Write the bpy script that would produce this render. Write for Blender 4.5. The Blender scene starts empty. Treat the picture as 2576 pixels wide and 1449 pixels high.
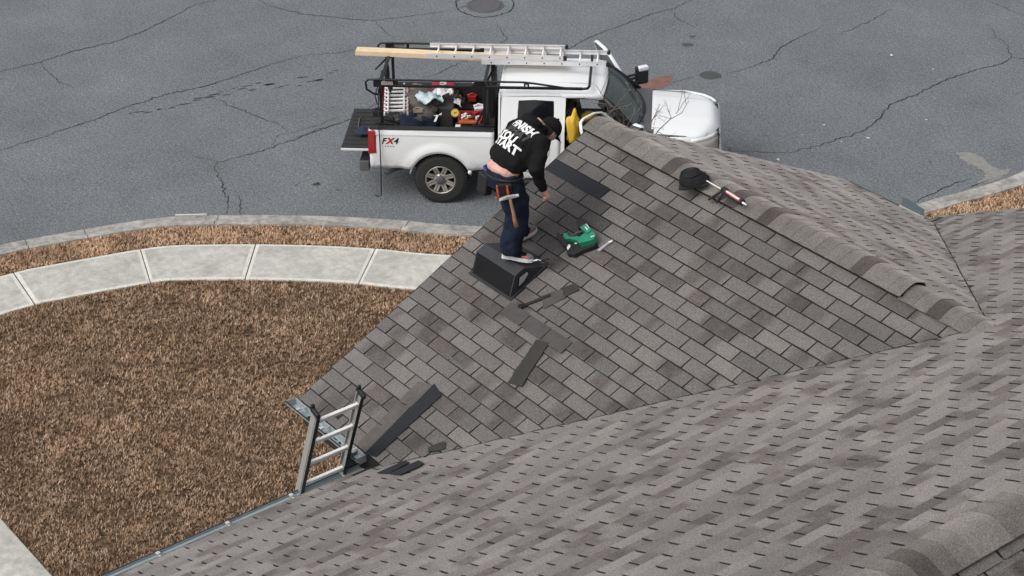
import bpy, bmesh, math, random
import numpy as np
from mathutils import Vector, Matrix, noise as mnoise
from mathutils.bvhtree import BVHTree

SC = bpy.context.scene
COL = SC.collection
RAD = math.radians
random.seed(7)
rng = np.random.default_rng(7)

# ------------------------------------------------------------------ camera
RC = np.array([[0.607895, 0.793902, -0.013549], [0.394298, -0.316639, -0.86271], [-0.689197, 0.519095, -0.505518]])
CAM = np.array([13.1108, -11.0752, 15.8405])
FPX = 7632.99 / 1.5652            # focal length in pixels of a 2576 x 1449 view of the photograph
cd = bpy.data.cameras.new('camera')
cam = bpy.data.objects.new('camera', cd)
COL.objects.link(cam)
cd.sensor_width = 36.0
cd.lens = 36.0 * 7632.99 / 4032.0
cd.clip_start = 0.1
cd.clip_end = 600
cam.matrix_world = Matrix(((RC[0][0], -RC[1][0], -RC[2][0], CAM[0]),
                           (RC[0][1], -RC[1][1], -RC[2][1], CAM[1]),
                           (RC[0][2], -RC[1][2], -RC[2][2], CAM[2]), (0, 0, 0, 1)))
SC.camera = cam

# ------------------------------------------------------------------ light: overcast day
SUN_EL, SUN_AZ = RAD(50), RAD(-95)     # azimuth measured from +x towards +y
wd = bpy.data.worlds.new('World')
SC.world = wd
wd.use_nodes = True
nt = wd.node_tree
bg = nt.nodes['Background']
sky = nt.nodes.new('ShaderNodeTexSky')
sky.sky_type = 'NISHITA'
sky.sun_disc = False
sky.sun_elevation = SUN_EL
sky.sun_rotation = math.pi / 2 - SUN_AZ
sky.air_density = 1.0
sky.dust_density = 6.0
sky.ozone_density = 1.0
hs = nt.nodes.new('ShaderNodeHueSaturation')
hs.inputs['Saturation'].default_value = 0.22
nt.links.new(sky.outputs[0], hs.inputs['Color'])
nt.links.new(hs.outputs[0], bg.inputs['Color'])
bg.inputs['Strength'].default_value = 0.15
sl = bpy.data.lights.new('sun', 'SUN')
sl.energy = 0.5
sl.angle = RAD(75)
sl.color = (1.0, 0.98, 0.95)
sun = bpy.data.objects.new('sun', sl)
COL.objects.link(sun)
sdir = Vector((math.cos(SUN_EL) * math.cos(SUN_AZ), math.cos(SUN_EL) * math.sin(SUN_AZ), math.sin(SUN_EL)))
sun.rotation_euler = sdir.to_track_quat('Z', 'Y').to_euler()
sun.location = (-5, -30, 40)
SC.view_settings.view_transform = 'Standard'
SC.view_settings.look = 'None'
SC.view_settings.gamma = 1.0
SC.view_settings.exposure = 0.13
SC.view_settings.use_curve_mapping = False
SC.render.engine = 'CYCLES'

# ------------------------------------------------------------------ helpers
def ray(x, y):
    return RC.T @ np.array([(x - 1288) / FPX, (y - 724.5) / FPX, 1.0])

def onplane(x, y, n, d):
    r = ray(x, y); n = np.array(n, float)
    return CAM + (d - n @ CAM) / (n @ r) * r

def gr(x, y, z=0.0):
    p = onplane(x, y, (0, 0, 1), z); return (p[0], p[1], p[2])

def lin(c):
    return tuple((v / 12.92 if v <= 0.04045 else ((v + 0.055) / 1.055) ** 2.4) for v in (k / 255 for k in c))

class MB:
    """collects shapes and links them as one mesh object"""
    def __init__(s):
        s.v = []; s.f = []; s.m = []
    def add(s, vs, fs, mi=0):
        o = len(s.v)
        s.v += [tuple(map(float, p)) for p in vs]
        s.f += [tuple(o + i for i in f) for f in fs]
        s.m += [mi] * len(fs)
        return s
    def box(s, c, d, M=None, mi=0, taper=1.0):
        x, y, z = d[0] / 2, d[1] / 2, d[2] / 2
        vs = [Vector((sx * x * (taper if sz > 0 else 1), sy * y * (taper if sz > 0 else 1), sz * z)) for sx, sy, sz in
              ((-1, -1, -1), (1, -1, -1), (1, 1, -1), (-1, 1, -1), (-1, -1, 1), (1, -1, 1), (1, 1, 1), (-1, 1, 1))]
        c = Vector(c)
        vs = [(M @ p if M else p) + c for p in vs]
        return s.add(vs, [(3, 2, 1, 0), (4, 5, 6, 7), (0, 1, 5, 4), (1, 2, 6, 5), (2, 3, 7, 6), (3, 0, 4, 7)], mi)
    def bar(s, a, b, w, h, up=(0, 0, 1), mi=0):
        a = Vector(a); b = Vector(b); d = b - a; L = d.length; d.normalize()
        u = Vector(up); x = d.cross(u)
        if x.length < 1e-4: x = d.cross(Vector((1, 0, 0)))
        x.normalize(); u = x.cross(d)
        M = Matrix((x, d, u)).transposed()
        return s.box((a + b) / 2, (w, L, h), M, mi)
    def tube(s, pts, r, n=8, mi=0, caps=True, flat=None):
        pts = [Vector(p) for p in pts]; N = len(pts)
        rs = r if isinstance(r, (list, tuple)) else [r] * N
        vs = []; t0 = None
        for i, p in enumerate(pts):
            t = (pts[min(i + 1, N - 1)] - pts[max(i - 1, 0)]).normalized()
            if t0 is None:
                a = Vector((0, 0, 1)) if abs(t.z) < 0.9 else Vector((1, 0, 0))
                x = t.cross(a).normalized()
            else:
                x = (x - t * x.dot(t)).normalized()
            t0 = t; y = t.cross(x)
            rr = rs[i]; rx, ry = rr if isinstance(rr, tuple) else (rr, rr)
            for k in range(n):
                an = 2 * math.pi * k / n
                vs.append(p + x * (rx * math.cos(an)) + y * (ry * math.sin(an)))
        fs = [(i * n + k, i * n + (k + 1) % n, (i + 1) * n + (k + 1) % n, (i + 1) * n + k) for i in range(N - 1) for k in range(n)]
        if caps:
            fs.append(tuple(range(n - 1, -1, -1))); fs.append(tuple((N - 1) * n + k for k in range(n)))
        return s.add(vs, fs, mi)
    def lathe(s, prof, n=24, M=None, mi=0, closed=False):
        """prof: (r, z) pairs around local z"""
        vs = []
        for r, z in prof:
            for k in range(n):
                a = 2 * math.pi * k / n
                p = Vector((r * math.cos(a), r * math.sin(a), z))
                vs.append(M @ p if M else p)
        N = len(prof)
        fs = [(i * n + k, i * n + (k + 1) % n, (i + 1) * n + (k + 1) % n, (i + 1) * n + k) for i in range(N - 1) for k in range(n)]
        if closed is None: pass
        elif closed:
            fs += [((N - 1) * n + k, (N - 1) * n + (k + 1) % n, (k + 1) % n, k) for k in range(n)]
        else:
            if prof[0][0] > 1e-5: fs.append(tuple(range(n - 1, -1, -1)))
            if prof[-1][0] > 1e-5: fs.append(tuple((N - 1) * n + k for k in range(n)))
        return s.add(vs, fs, mi)
    def ball(s, c, r, nu=12, nv=8, M=None, mi=0):
        r = r if isinstance(r, (tuple, list)) else (r, r, r)
        c = Vector(c); vs = []; fs = []
        for j in range(1, nv):
            th = math.pi * j / nv
            for i in range(nu):
                ph = 2 * math.pi * i / nu
                p = Vector((r[0] * math.sin(th) * math.cos(ph), r[1] * math.sin(th) * math.sin(ph), r[2] * math.cos(th)))
                vs.append((M @ p if M else p) + c)
        t = Vector((0, 0, r[2])); b = -t
        vs += [(M @ t if M else t) + c, (M @ b if M else b) + c]
        for j in range(nv - 2):
            for i in range(nu):
                fs.append((j * nu + i, (j + 1) * nu + i, (j + 1) * nu + (i + 1) % nu, j * nu + (i + 1) % nu))
        T = (nv - 1) * nu
        for i in range(nu):
            fs.append((T, i, (i + 1) % nu)); fs.append((T + 1, (nv - 2) * nu + (i + 1) % nu, (nv - 2) * nu + i))
        return s.add(vs, fs, mi)
    def slab(s, base, n, h, mi=0, side=None):
        """polygon of 3D points extruded by h along n"""
        n = Vector(n).normalized(); k = len(base)
        b = [Vector(p) for p in base]; t = [p + n * h for p in b]
        ar = Vector((0, 0, 0))
        for i in range(k): ar += b[i].cross(b[(i + 1) % k])
        if ar.dot(n) < 0: b.reverse(); t.reverse()
        s.add(b + t, [tuple(range(k, 2 * k)), tuple(range(k - 1, -1, -1))], mi)
        s.add(b + t, [(i, (i + 1) % k, k + (i + 1) % k, k + i) for i in range(k)], mi if side is None else side)
        return s
    def grid(s, P, mi=0, flip=False):
        r = len(P); c = len(P[0]); vs = [p for row in P for p in row]
        fs = []
        for i in range(r - 1):
            for j in range(c - 1):
                q = (i * c + j, i * c + j + 1, (i + 1) * c + j + 1, (i + 1) * c + j)
                fs.append(q[::-1] if flip else q)
        return s.add(vs, fs, mi)
    def build(s, name, mats, parent=None, M=None, smooth=False, bevel=0, solid=0, seg=2, auto=None):
        me = bpy.data.meshes.new(name)
        me.from_pydata(s.v, [], s.f)
        for m in (mats if isinstance(mats, (list, tuple)) else [mats]): me.materials.append(m)
        if any(s.m): me.polygons.foreach_set('material_index', s.m)
        if smooth: me.polygons.foreach_set('use_smooth', [True] * len(me.polygons))
        me.update()
        return link(name, me, parent, M, bevel, solid, seg, auto)

def link(name, me, parent=None, M=None, bevel=0, solid=0, seg=2, auto=None):
    o = bpy.data.objects.new(name, me)
    COL.objects.link(o)
    if parent: o.parent = parent
    if M is not None: o.matrix_local = M
    if solid:
        q = o.modifiers.new('solid', 'SOLIDIFY'); q.thickness = solid; q.offset = -1
    if bevel:
        q = o.modifiers.new('bevel', 'BEVEL'); q.width = bevel; q.segments = seg; q.limit_method = 'ANGLE'; q.angle_limit = RAD(auto or 40)
        q.harden_normals = False
    return o

def tag(o, label=None, cat=None, group=None, kind=None):
    if label: o['label'] = label
    if cat: o['category'] = cat
    if group: o['group'] = group
    if kind: o['kind'] = kind
    return o

def empty(name, M=None, label=None, cat=None, group=None, kind=None, parent=None):
    o = bpy.data.objects.new(name, None)
    o.empty_display_size = 0.2
    COL.objects.link(o)
    if parent: o.parent = parent
    if M is not None: o.matrix_local = M
    return tag(o, label, cat, group, kind)

def T(x, y, z, rz=0.0, rx=0.0, ry=0.0):
    return Matrix.Translation((x, y, z)) @ Matrix.Rotation(rz, 4, 'Z') @ Matrix.Rotation(ry, 4, 'Y') @ Matrix.Rotation(rx, 4, 'X')

def frame(o, x, z):
    """matrix with origin o, local x near x, local z = z"""
    z = Vector(z).normalized(); x = Vector(x); x = (x - z * x.dot(z)).normalized(); y = z.cross(x)
    return Matrix(((x.x, y.x, z.x, o[0]), (x.y, y.y, z.y, o[1]), (x.z, y.z, z.z, o[2]), (0, 0, 0, 1)))

def baked(mb, mods):
    """evaluate modifiers on a temporary object, return a new mesh"""
    me = bpy.data.meshes.new('tmp'); me.from_pydata(mb.v, [], mb.f); me.update()
    bm = bmesh.new(); bm.from_mesh(me); bmesh.ops.recalc_face_normals(bm, faces=bm.faces); bm.to_mesh(me); bm.free()
    o = bpy.data.objects.new('tmp', me); COL.objects.link(o)
    for kind, kw in mods:
        q = o.modifiers.new(kind, kind)
        for k, v in kw.items(): setattr(q, k, v)
    dg = bpy.context.evaluated_depsgraph_get()
    out = bpy.data.meshes.new_from_object(o.evaluated_get(dg))
    bpy.data.objects.remove(o); bpy.data.meshes.remove(me)
    out.polygons.foreach_set('use_smooth', [True] * len(out.polygons))
    return out

def remesh(mb, voxel, it=3, f=0.5):
    return baked(mb, [('REMESH', dict(mode='VOXEL', voxel_size=voxel)), ('SMOOTH', dict(factor=f, iterations=it))])

def cloth_noise(me, amp, sc, amp2=0.0, sc2=1.0, seed=0.0):
    n = len(me.vertices); co = np.empty(n * 3); me.vertices.foreach_get('co', co); co = co.reshape(-1, 3)
    no = np.array([v.normal[:] for v in me.vertices])
    d = np.array([amp * mnoise.noise(Vector(c) * sc + Vector((seed, 0, 0))) + amp2 * mnoise.noise(Vector(c) * sc2 + Vector((0, seed, 0))) for c in co])
    co += no * d[:, None]
    me.vertices.foreach_set('co', co.ravel()); me.update()
    return me

def text_mesh(txt, size, offset=0.0, extrude=0.0, shear=0.0, cuts=0, space=1.0):
    cu = bpy.data.curves.new('t', 'FONT'); cu.body = txt; cu.size = size; cu.offset = offset; cu.extrude = extrude
    cu.shear = shear; cu.align_x = 'CENTER'; cu.align_y = 'CENTER'; cu.space_character = space; cu.resolution_u = 3
    o = bpy.data.objects.new('t', cu); COL.objects.link(o)
    dg = bpy.context.evaluated_depsgraph_get()
    me = bpy.data.meshes.new_from_object(o.evaluated_get(dg))
    bpy.data.objects.remove(o); bpy.data.curves.remove(cu)
    if cuts:
        bm = bmesh.new(); bm.from_mesh(me)
        bmesh.ops.triangulate(bm, faces=bm.faces)
        for _ in range(cuts):
            bmesh.ops.subdivide_edges(bm, edges=[e for e in bm.edges if e.calc_length() > 0.018], cuts=1, use_grid_fill=True)
            bmesh.ops.triangulate(bm, faces=bm.faces)
        bm.to_mesh(me); bm.free()
    return me

# ------------------------------------------------------------------ materials
class NT:
    def __init__(s, name):
        s.mat = bpy.data.materials.new(name); s.mat.use_nodes = True
        s.t = s.mat.node_tree; s.b = s.t.nodes['Principled BSDF']
    def n(s, kind, **kw):
        q = s.t.nodes.new('ShaderNode' + kind)
        for k, v in kw.items(): setattr(q, k, v)
        return q
    def l(s, a, b): s.t.links.new(a, b)
    def val(s, x, sock):
        if hasattr(x, 'links') or isinstance(x, bpy.types.NodeSocket): s.l(x, sock)
        else: sock.default_value = x
    def math(s, op, a, b=0.0, c=None):
        q = s.n('Math', operation=op); s.val(a, q.inputs[0]); s.val(b, q.inputs[1])
        if c is not None: s.val(c, q.inputs[2])
        return q.outputs[0]
    def noise(s, scale, detail=3, rough=0.55, vec=None, dist=0.0):
        q = s.n('TexNoise'); q.inputs['Scale'].default_value = scale; q.inputs['Detail'].default_value = detail
        q.inputs['Roughness'].default_value = rough; q.inputs['Distortion'].default_value = dist
        if vec is not None: s.l(vec, q.inputs['Vector'])
        return q.outputs['Fac']
    def ramp(s, f, stops):
        q = s.n('ValToRGB'); e = q.color_ramp.elements
        while len(e) < len(stops): e.new(0.5)
        for k, (p, c) in zip(e, stops): k.position = p; k.color = (c if len(c) == 4 else (*c, 1)) if isinstance(c, tuple) else (c, c, c, 1)
        s.l(f, q.inputs[0]); return q.outputs[0]
    def mix(s, f, a, b, mode='MIX'):
        q = s.n('MixRGB', blend_type=mode); s.val(f, q.inputs[0])
        for x, k in ((a, 1), (b, 2)):
            if isinstance(x, tuple): q.inputs[k].default_value = (*x[:3], 1)
            else: s.l(x, q.inputs[k])
        return q.outputs[0]
    def bump(s, h, strength=0.3, dist=0.01):
        q = s.n('Bump'); q.inputs['Strength'].default_value = strength; q.inputs['Distance'].default_value = dist
        s.l(h, q.inputs['Height']); s.l(q.outputs[0], s.b.inputs['Normal'])
    def set(s, **kw):
        for k, v in kw.items():
            i = s.b.inputs[k.replace('_', ' ')]
            if isinstance(v, bpy.types.NodeSocket): s.l(v, i)
            else: i.default_value = (*v, 1) if isinstance(v, tuple) and len(v) == 3 else v
        return s
    def obj(s): return s.n('TexCoord').outputs['Object']
    def pos(s): return s.n('NewGeometry').outputs['Position']

def plain(name, col, rough=0.6, metal=0.0, var=0.15, scale=8.0, bump=0.0, bscale=60.0, spec=None, coat=0.0):
    """procedural material: base colour broken up by two noises, optional fine relief"""
    m = NT(name); v = m.obj()
    a = m.noise(scale, 4, 0.6, v); b = m.noise(scale * 7, 2, 0.5, v)
    f = m.math('ADD', m.math('MULTIPLY', a, 0.7), m.math('MULTIPLY', b, 0.3))
    lo = tuple(c * (1 - var) for c in col); hi = tuple(min(1, c * (1 + var)) for c in col)
    m.set(Base_Color=m.ramp(f, [(0.3, lo), (0.7, hi)]), Metallic=metal)
    m.set(Roughness=m.ramp(a, [(0.3, max(0, rough - 0.06)), (0.7, min(1, rough + 0.06))]))
    if spec is not None: m.set(Specular_IOR_Level=spec)
    if coat: m.set(Coat_Weight=coat, Coat_Roughness=0.08)
    if bump: m.bump(m.noise(bscale, 3, 0.6, v), bump, 0.01)
    return m.mat

E_, W_ = 0.1429, 0.3334          # shingle exposure and tab width in metres
COS, SIN = math.cos(math.atan(0.5)), math.sin(math.atan(0.5))
ZO = 7.612                       # gable ridge height above the road
S0 = 0.289

def shingle_mat(name, axis_u, su, axis_s, ss, s_off, u_off):
    """asphalt tabs: tone runs along each course, single tabs differ, granules on top"""
    m = NT(name); p = m.pos(); sp = m.n('SeparateXYZ'); m.l(p, sp.inputs[0])
    u = m.math('MULTIPLY', m.math('SUBTRACT', sp.outputs[axis_u], u_off), su)
    s = m.math('MULTIPLY', m.math('SUBTRACT', sp.outputs[axis_s], s_off), ss / COS)
    c = m.math('FLOOR', m.math('DIVIDE', s, E_))
    odd = m.math('ABSOLUTE', m.math('MODULO', c, 2.0))
    tab = m.math('FLOOR', m.math('SUBTRACT', m.math('DIVIDE', u, W_), m.math('MULTIPLY', odd, 0.5)))
    cv = m.n('CombineXYZ'); m.l(m.math('MULTIPLY', u, 1.9), cv.inputs[0]); m.l(m.math('MULTIPLY', c, 7.37), cv.inputs[1])
    run = m.ramp(m.noise(1.0, 1.5, 0.5, cv.outputs[0]), [(0.535, 0.0), (0.60, 1.0)])
    tv = m.n('CombineXYZ'); m.l(tab, tv.inputs[0]); m.l(c, tv.inputs[1])
    wn = m.n('TexWhiteNoise', noise_dimensions='2D'); m.l(tv.outputs[0], wn.inputs['Vector'])
    tr = wn.outputs['Value']
    g1 = m.noise(90, 3, 0.7, p); g2 = m.noise(16, 2, 0.6, p); g3 = m.noise(1.1, 3, 0.6, p)
    oi = m.n('ObjectInfo')
    base = m.mix(m.ramp(tr, [(0.0, 0.0), (1.0, 1.0)]), (0.103, 0.096, 0.091), (0.155, 0.144, 0.137))
    dk = m.mix(tr, (0.058, 0.051, 0.049), (0.081, 0.069, 0.065))
    f = m.math('MULTIPLY', run, m.ramp(g2, [(0.3, 0.62), (0.75, 1.0)]))
    col = m.mix(f, base, dk)
    col = m.mix(1.0, col, m.ramp(g1, [(0.34, 0.62), (0.5, 0.98), (0.68, 1.5)]), 'MULTIPLY')
    col = m.mix(1.0, col, m.ramp(g3, [(0.3, 0.86), (0.7, 1.1)]), 'MULTIPLY')
    col = m.mix(1.0, col, oi.outputs['Color'], 'MULTIPLY')
    m.set(Base_Color=col, Roughness=0.92, Specular_IOR_Level=0.25, Sheen_Weight=0.9, Sheen_Roughness=0.5, Sheen_Tint=m.mix(1.0, col, (3.4, 3.4, 3.4), 'MULTIPLY'))
    m.bump(g1, 0.5, 0.004)
    return m.mat

MT = {}
MT['tabA'] = shingle_mat('shingle_gable', 0, 1, 1, -1, -S0 * COS, 0.0)
MT['tabC'] = shingle_mat('shingle_gable_back', 0, 1, 1, 1, S0 * COS, 0.0)
MT['edge'] = plain('shingle_cut_edge', (0.013, 0.012, 0.012), 0.9, var=0.3, scale=20)  # black cut asphalt, deepened further to put butt-line shade into the colour
MT['felt'] = plain('black_underlayment', (0.011, 0.013, 0.017), 0.9, var=0.35, scale=6, bump=0.3, bscale=40)
MT['newtab'] = plain('fresh_shingle', (0.075, 0.071, 0.069), 0.9, var=0.22, scale=9, bump=0.5, bscale=140, spec=0.2)
MT['backtab'] = plain('shingle_underside', (0.028, 0.027, 0.022), 0.85, var=0.35, scale=14, bump=0.5, bscale=80)
MT['cap'] = None

def asphalt():
    m = NT('asphalt'); p = m.pos()
    f = m.noise(30, 4, 0.8, p); c = m.noise(13, 4, 0.75, p); b = m.noise(0.35, 4, 0.6, p); b2 = m.noise(1.6, 4, 0.65, p)
    vo = m.n('TexVoronoi'); vo.inputs['Scale'].default_value = 60; m.l(p, vo.inputs['Vector'])
    col = m.ramp(f, [(0.34, (0.070, 0.078, 0.086)), (0.5, (0.148, 0.160, 0.171)), (0.68, (0.285, 0.295, 0.305))])
    col = m.mix(1.0, col, m.ramp(c, [(0.30, 0.74), (0.68, 1.18)]), 'MULTIPLY')
    col = m.mix(1.0, col, m.ramp(b, [(0.32, 0.87), (0.68, 1.10)]), 'MULTIPLY')
    col = m.mix(1.0, col, m.ramp(b2, [(0.3, 0.92), (0.7, 1.06)]), 'MULTIPLY')
    pits = m.ramp(vo.outputs['Distance'], [(0.05, 0.55), (0.16, 1.0)])
    col = m.mix(m.ramp(m.noise(2.3, 2, 0.5, p), [(0.45, 0.15), (0.7, 0.75)]), col, m.mix(1.0, col, pits, 'MULTIPLY'))
    m.set(Base_Color=col, Roughness=0.9, Specular_IOR_Level=0.3); m.bump(f, 0.55, 0.006)
    return m.mat

def concrete(name, a, b, fs=1.0, stain=0.75):
    m = NT(name); p = m.pos()
    g = m.noise(70, 3, 0.7, p); c = m.noise(2.6 * fs, 5, 0.65, p, 0.6); d = m.noise(11 * fs, 4, 0.7, p)
    col = m.mix(m.ramp(c, [(0.34, 0.0), (0.66, 1.0)]), a, b)
    col = m.mix(1.0, col, m.ramp(d, [(0.3, stain), (0.62, 1.05)]), 'MULTIPLY')
    col = m.mix(1.0, col, m.ramp(g, [(0.3, 0.84), (0.7, 1.12)]), 'MULTIPLY')
    m.set(Base_Color=col, Roughness=0.88, Specular_IOR_Level=0.3); m.bump(g, 0.35, 0.004)
    return m.mat

MT['asphalt'] = asphalt()
MT['walk'] = concrete('sidewalk_concrete', (0.40, 0.395, 0.360), (0.56, 0.55, 0.505), 0.7)
MT['walk_edge'] = concrete('tooled_concrete_edge', (0.58, 0.565, 0.51), (0.68, 0.665, 0.61), 1.0, 0.86)
MT['kerbc'] = concrete('kerb_concrete', (0.27, 0.26, 0.242), (0.47, 0.45, 0.42), 0.9, 0.62)
MT['joint'] = plain('dark_joint', (0.035, 0.032, 0.028), 0.95, var=0.3)
MT['crack'] = plain('crack_filler', (0.016, 0.016, 0.016), 0.95, var=0.4, scale=5)
MT['stain'] = plain('oil_stain', (0.030, 0.031, 0.033), 0.7, var=0.4, scale=7)
MT['patchdark'] = plain('dark_asphalt_patch', (0.062, 0.064, 0.064), 0.85, var=0.25, scale=9, bump=0.4, bscale=60)
MT['patchlight'] = plain('pale_cement_residue', (0.225, 0.22, 0.208), 0.95, var=0.25, scale=9)
MT['redmark'] = plain('faded_red_paint', (0.185, 0.098, 0.080), 0.9, var=0.3, scale=6)
MT['iron'] = plain('cast_iron', (0.105, 0.104, 0.108), 0.7, 0.2, var=0.2, scale=10, bump=0.6, bscale=70)

def lawn_mat():
    m = NT('dormant_turf'); p = m.pos()
    f = m.noise(26, 4, 0.75, p); b = m.noise(1.3, 4, 0.6, p); c = m.noise(7, 3, 0.6, p)
    col = m.ramp(f, [(0.36, (0.022, 0.014, 0.009)), (0.52, (0.12, 0.08, 0.05)), (0.75, (0.30, 0.21, 0.14))])
    col = m.mix(1.0, col, m.ramp(b, [(0.3, 0.75), (0.7, 1.15)]), 'MULTIPLY')
    col = m.mix(1.0, col, m.ramp(c, [(0.3, 0.8), (0.7, 1.15)]), 'MULTIPLY')
    m.set(Base_Color=col, Roughness=1.0, Specular_IOR_Level=0.1); m.bump(f, 0.9, 0.02)
    return m.mat
def blade_mat(name, k):
    m = NT(name); at = m.n('Attribute', attribute_name='tone'); p = m.pos()
    b = m.noise(1.1, 4, 0.6, p); c = m.noise(5.5, 3, 0.6, p)
    col = m.ramp(at.outputs['Fac'], [(0.0, (0.14, 0.085, 0.05)), (0.3, (0.40, 0.265, 0.165)), (0.7, (0.62, 0.46, 0.33)), (1.0, (0.78, 0.62, 0.47))])
    col = m.mix(1.0, col, m.ramp(b, [(0.3, 0.78), (0.7, 1.14)]), 'MULTIPLY')
    col = m.mix(1.0, col, m.ramp(c, [(0.3, 0.82), (0.7, 1.14)]), 'MULTIPLY')
    col = m.mix(1.0, col, (k, k * .97, k * .96), 'MULTIPLY')
    m.set(Base_Color=col, Roughness=0.95, Specular_IOR_Level=0.15)
    return m.mat
MT['turf'] = lawn_mat(); MT['blade'] = blade_mat('dry_grass_blade', .84); MT['blade_verge'] = blade_mat('verge_grass_blade', 1.2)
MT['gutter'] = plain('painted_gutter', (0.36, 0.41, 0.43), 0.45, 0.15, var=0.12, scale=3)
MT['guard'] = plain('splash_guard_paint', (.13, .16, .175), .85, 0, var=.12, spec=.15)
MT['hanger'] = plain('aluminium_hanger', (0.62, 0.62, 0.61), 0.4, 0.4, var=0.08)
MT['darkmetal'] = plain('dark_gutter_lip', (0.035, 0.042, 0.055), 0.45, 0.2, var=0.2)
MT['fascia'] = plain('dark_fascia', (0.018, 0.018, 0.019), 0.7, var=0.3)
MT['siding'] = plain('house_siding', (0.16, 0.15, 0.14), 0.8, var=0.15, scale=3)
MT['debris'] = plain('gutter_debris', (0.03, 0.024, 0.018), 0.95, var=0.5, scale=20)
MT['alu'] = plain('mill_aluminium', (0.74, 0.74, 0.75), 0.5, 0.2, var=0.08, scale=6)
MT['rung'] = plain('bright_aluminium_rung', (0.80, 0.79, 0.77), 0.6, 0.0, var=0.06, scale=9)
MT['fibre'] = plain('grey_ladder_rail', (0.33, 0.32, 0.305), 0.55, 0.1, var=0.12, scale=6)
MT['black'] = plain('black_plastic', (0.014, 0.014, 0.016), 0.5, var=0.25, scale=10)
MT['blacksteel'] = plain('black_powdercoat', (0.010, 0.010, 0.012), 0.42, 0.2, var=0.25, scale=9)
MT['rubber'] = plain('tyre_rubber', (0.020, 0.020, 0.020), 0.85, var=0.3, scale=8, bump=0.3)
MT['lumber'] = plain('pine_lumber', (0.74, 0.58, 0.38), 0.7, var=0.10, scale=5, bump=0.2, bscale=30)
# ------------------------------------------------------------------ ground
road = MB().add([(-150, -150, 0), (150, -150, 0), (150, 150, 0), (-150, 150, 0)], [(0, 1, 2, 3)]).build('road', MT['asphalt'])
tag(road, kind='structure')

KPTS = [(-9.5, -16), (-12.8, -10.5), (-14.6, -5.5), (-15.12, -2.2), (-15.02, -.71), (-14.92, -.27), (-14.64, .65), (-14.21, 1.87), (-13.63, 2.72), (-12.92, 3.61), (-12.11, 4.5),
        (-11.42, 5.16), (-10.74, 5.73), (-8.35, 8.3), (-6.95, 10.4), (-6.39, 12.17), (-6.29, 12.81), (-6.11, 13.71), (-6.02, 14.82), (-6.2, 17.5), (-7.6, 22), (-11, 30)]
def catmull(P, per):
    P = [np.array(p, float) for p in P]; P = [2 * P[0] - P[1]] + P + [2 * P[-1] - P[-2]]; out = []
    for i in range(1, len(P) - 2):
        for k in range(per):
            t = k / per; a, b, c, d = P[i - 1], P[i], P[i + 1], P[i + 2]
            out.append(0.5 * (2 * b + (c - a) * t + (2 * a - 5 * b + 4 * c - d) * t * t + (3 * b - a - 3 * c + d) * t ** 3))
    out.append(P[-2]); return np.array(out)
kc = catmull(KPTS, 24)
for _ in range(60): kc[1:-1] = 0.5 * kc[1:-1] + 0.25 * (kc[:-2] + kc[2:])
al = np.concatenate([[0], np.cumsum(np.linalg.norm(np.diff(kc, axis=0), axis=1))])
def kpt(s, off=0.0):
    p = np.array([np.interp(s, al, kc[:, 0]), np.interp(s, al, kc[:, 1])])
    q = np.array([np.interp(s + .05, al, kc[:, 0]), np.interp(s + .05, al, kc[:, 1])]) - np.array([np.interp(s - .05, al, kc[:, 0]), np.interp(s - .05, al, kc[:, 1])])
    q /= np.linalg.norm(q); off = off * (1 - .09 * min(1, max(0, (p[1] - 7) / 4)))     # the strips narrow a little beyond the house
    return p + off * np.array([q[1], -q[0]])
def ks(x, y):
    return al[np.argmin((kc[:, 0] - x) ** 2 + (kc[:, 1] - y) ** 2)]
KW, V1, S1 = 0.55, 1.24, 2.41
GZ = 0.10                                                        # lawn level
lawn = MB()
edge = [kpt(s, KW - 0.03) for s in np.arange(0.5, al[-1] - 0.5, 0.4)]
lawn.add([(p[0], p[1], GZ) for p in edge] + [(90, 60, GZ), (90, -60, GZ), (20, -60, GZ)], [tuple(range(len(edge) + 3))[::-1]])
tag(lawn.build('lawn', MT['turf']), kind='structure')

# kerb stones between their joints
kerb = empty('kerb', kind='structure')
cuts = sorted([ks(-14.92, -.3), ks(-14.62, .66), ks(-13.61, 2.71), ks(-11.40, 5.2)] + [ks(-11.40, 5.2) + 3.05 * k for k in range(1, 8)] + [ks(-14.92, -.3) - 3.05 * k for k in range(1, 4)])
prof = [(0.0, -0.02), (0.0, 0.012), (0.24, 0.03), (0.36, 0.10), (0.41, 0.125), (0.54, 0.13), (0.55, 0.05)]
for a, b in zip(cuts[:-1], cuts[1:]):
    ss = np.linspace(a + 0.006, b - 0.006, max(4, int((b - a) / 0.2)))
    P = [[(*kpt(s, o), z + 0.004) for s in ss] for o, z in prof]
    m = MB().grid(P)
    m.add([P[i][0] for i in range(len(prof))], [tuple(range(len(prof)))]); m.add([P[i][-1] for i in range(len(prof))], [tuple(range(len(prof)))[::-1]])
    m.build('kerb_stone', MT['kerbc'], kerb)
ss = np.arange(cuts[0], cuts[-1], 0.3)
MB().grid([[(*kpt(s, -0.018), 0.004) for s in ss], [(*kpt(s, 0.0), 0.004) for s in ss]]).build('gutter_seam', MT['crack'], kerb)

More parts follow.
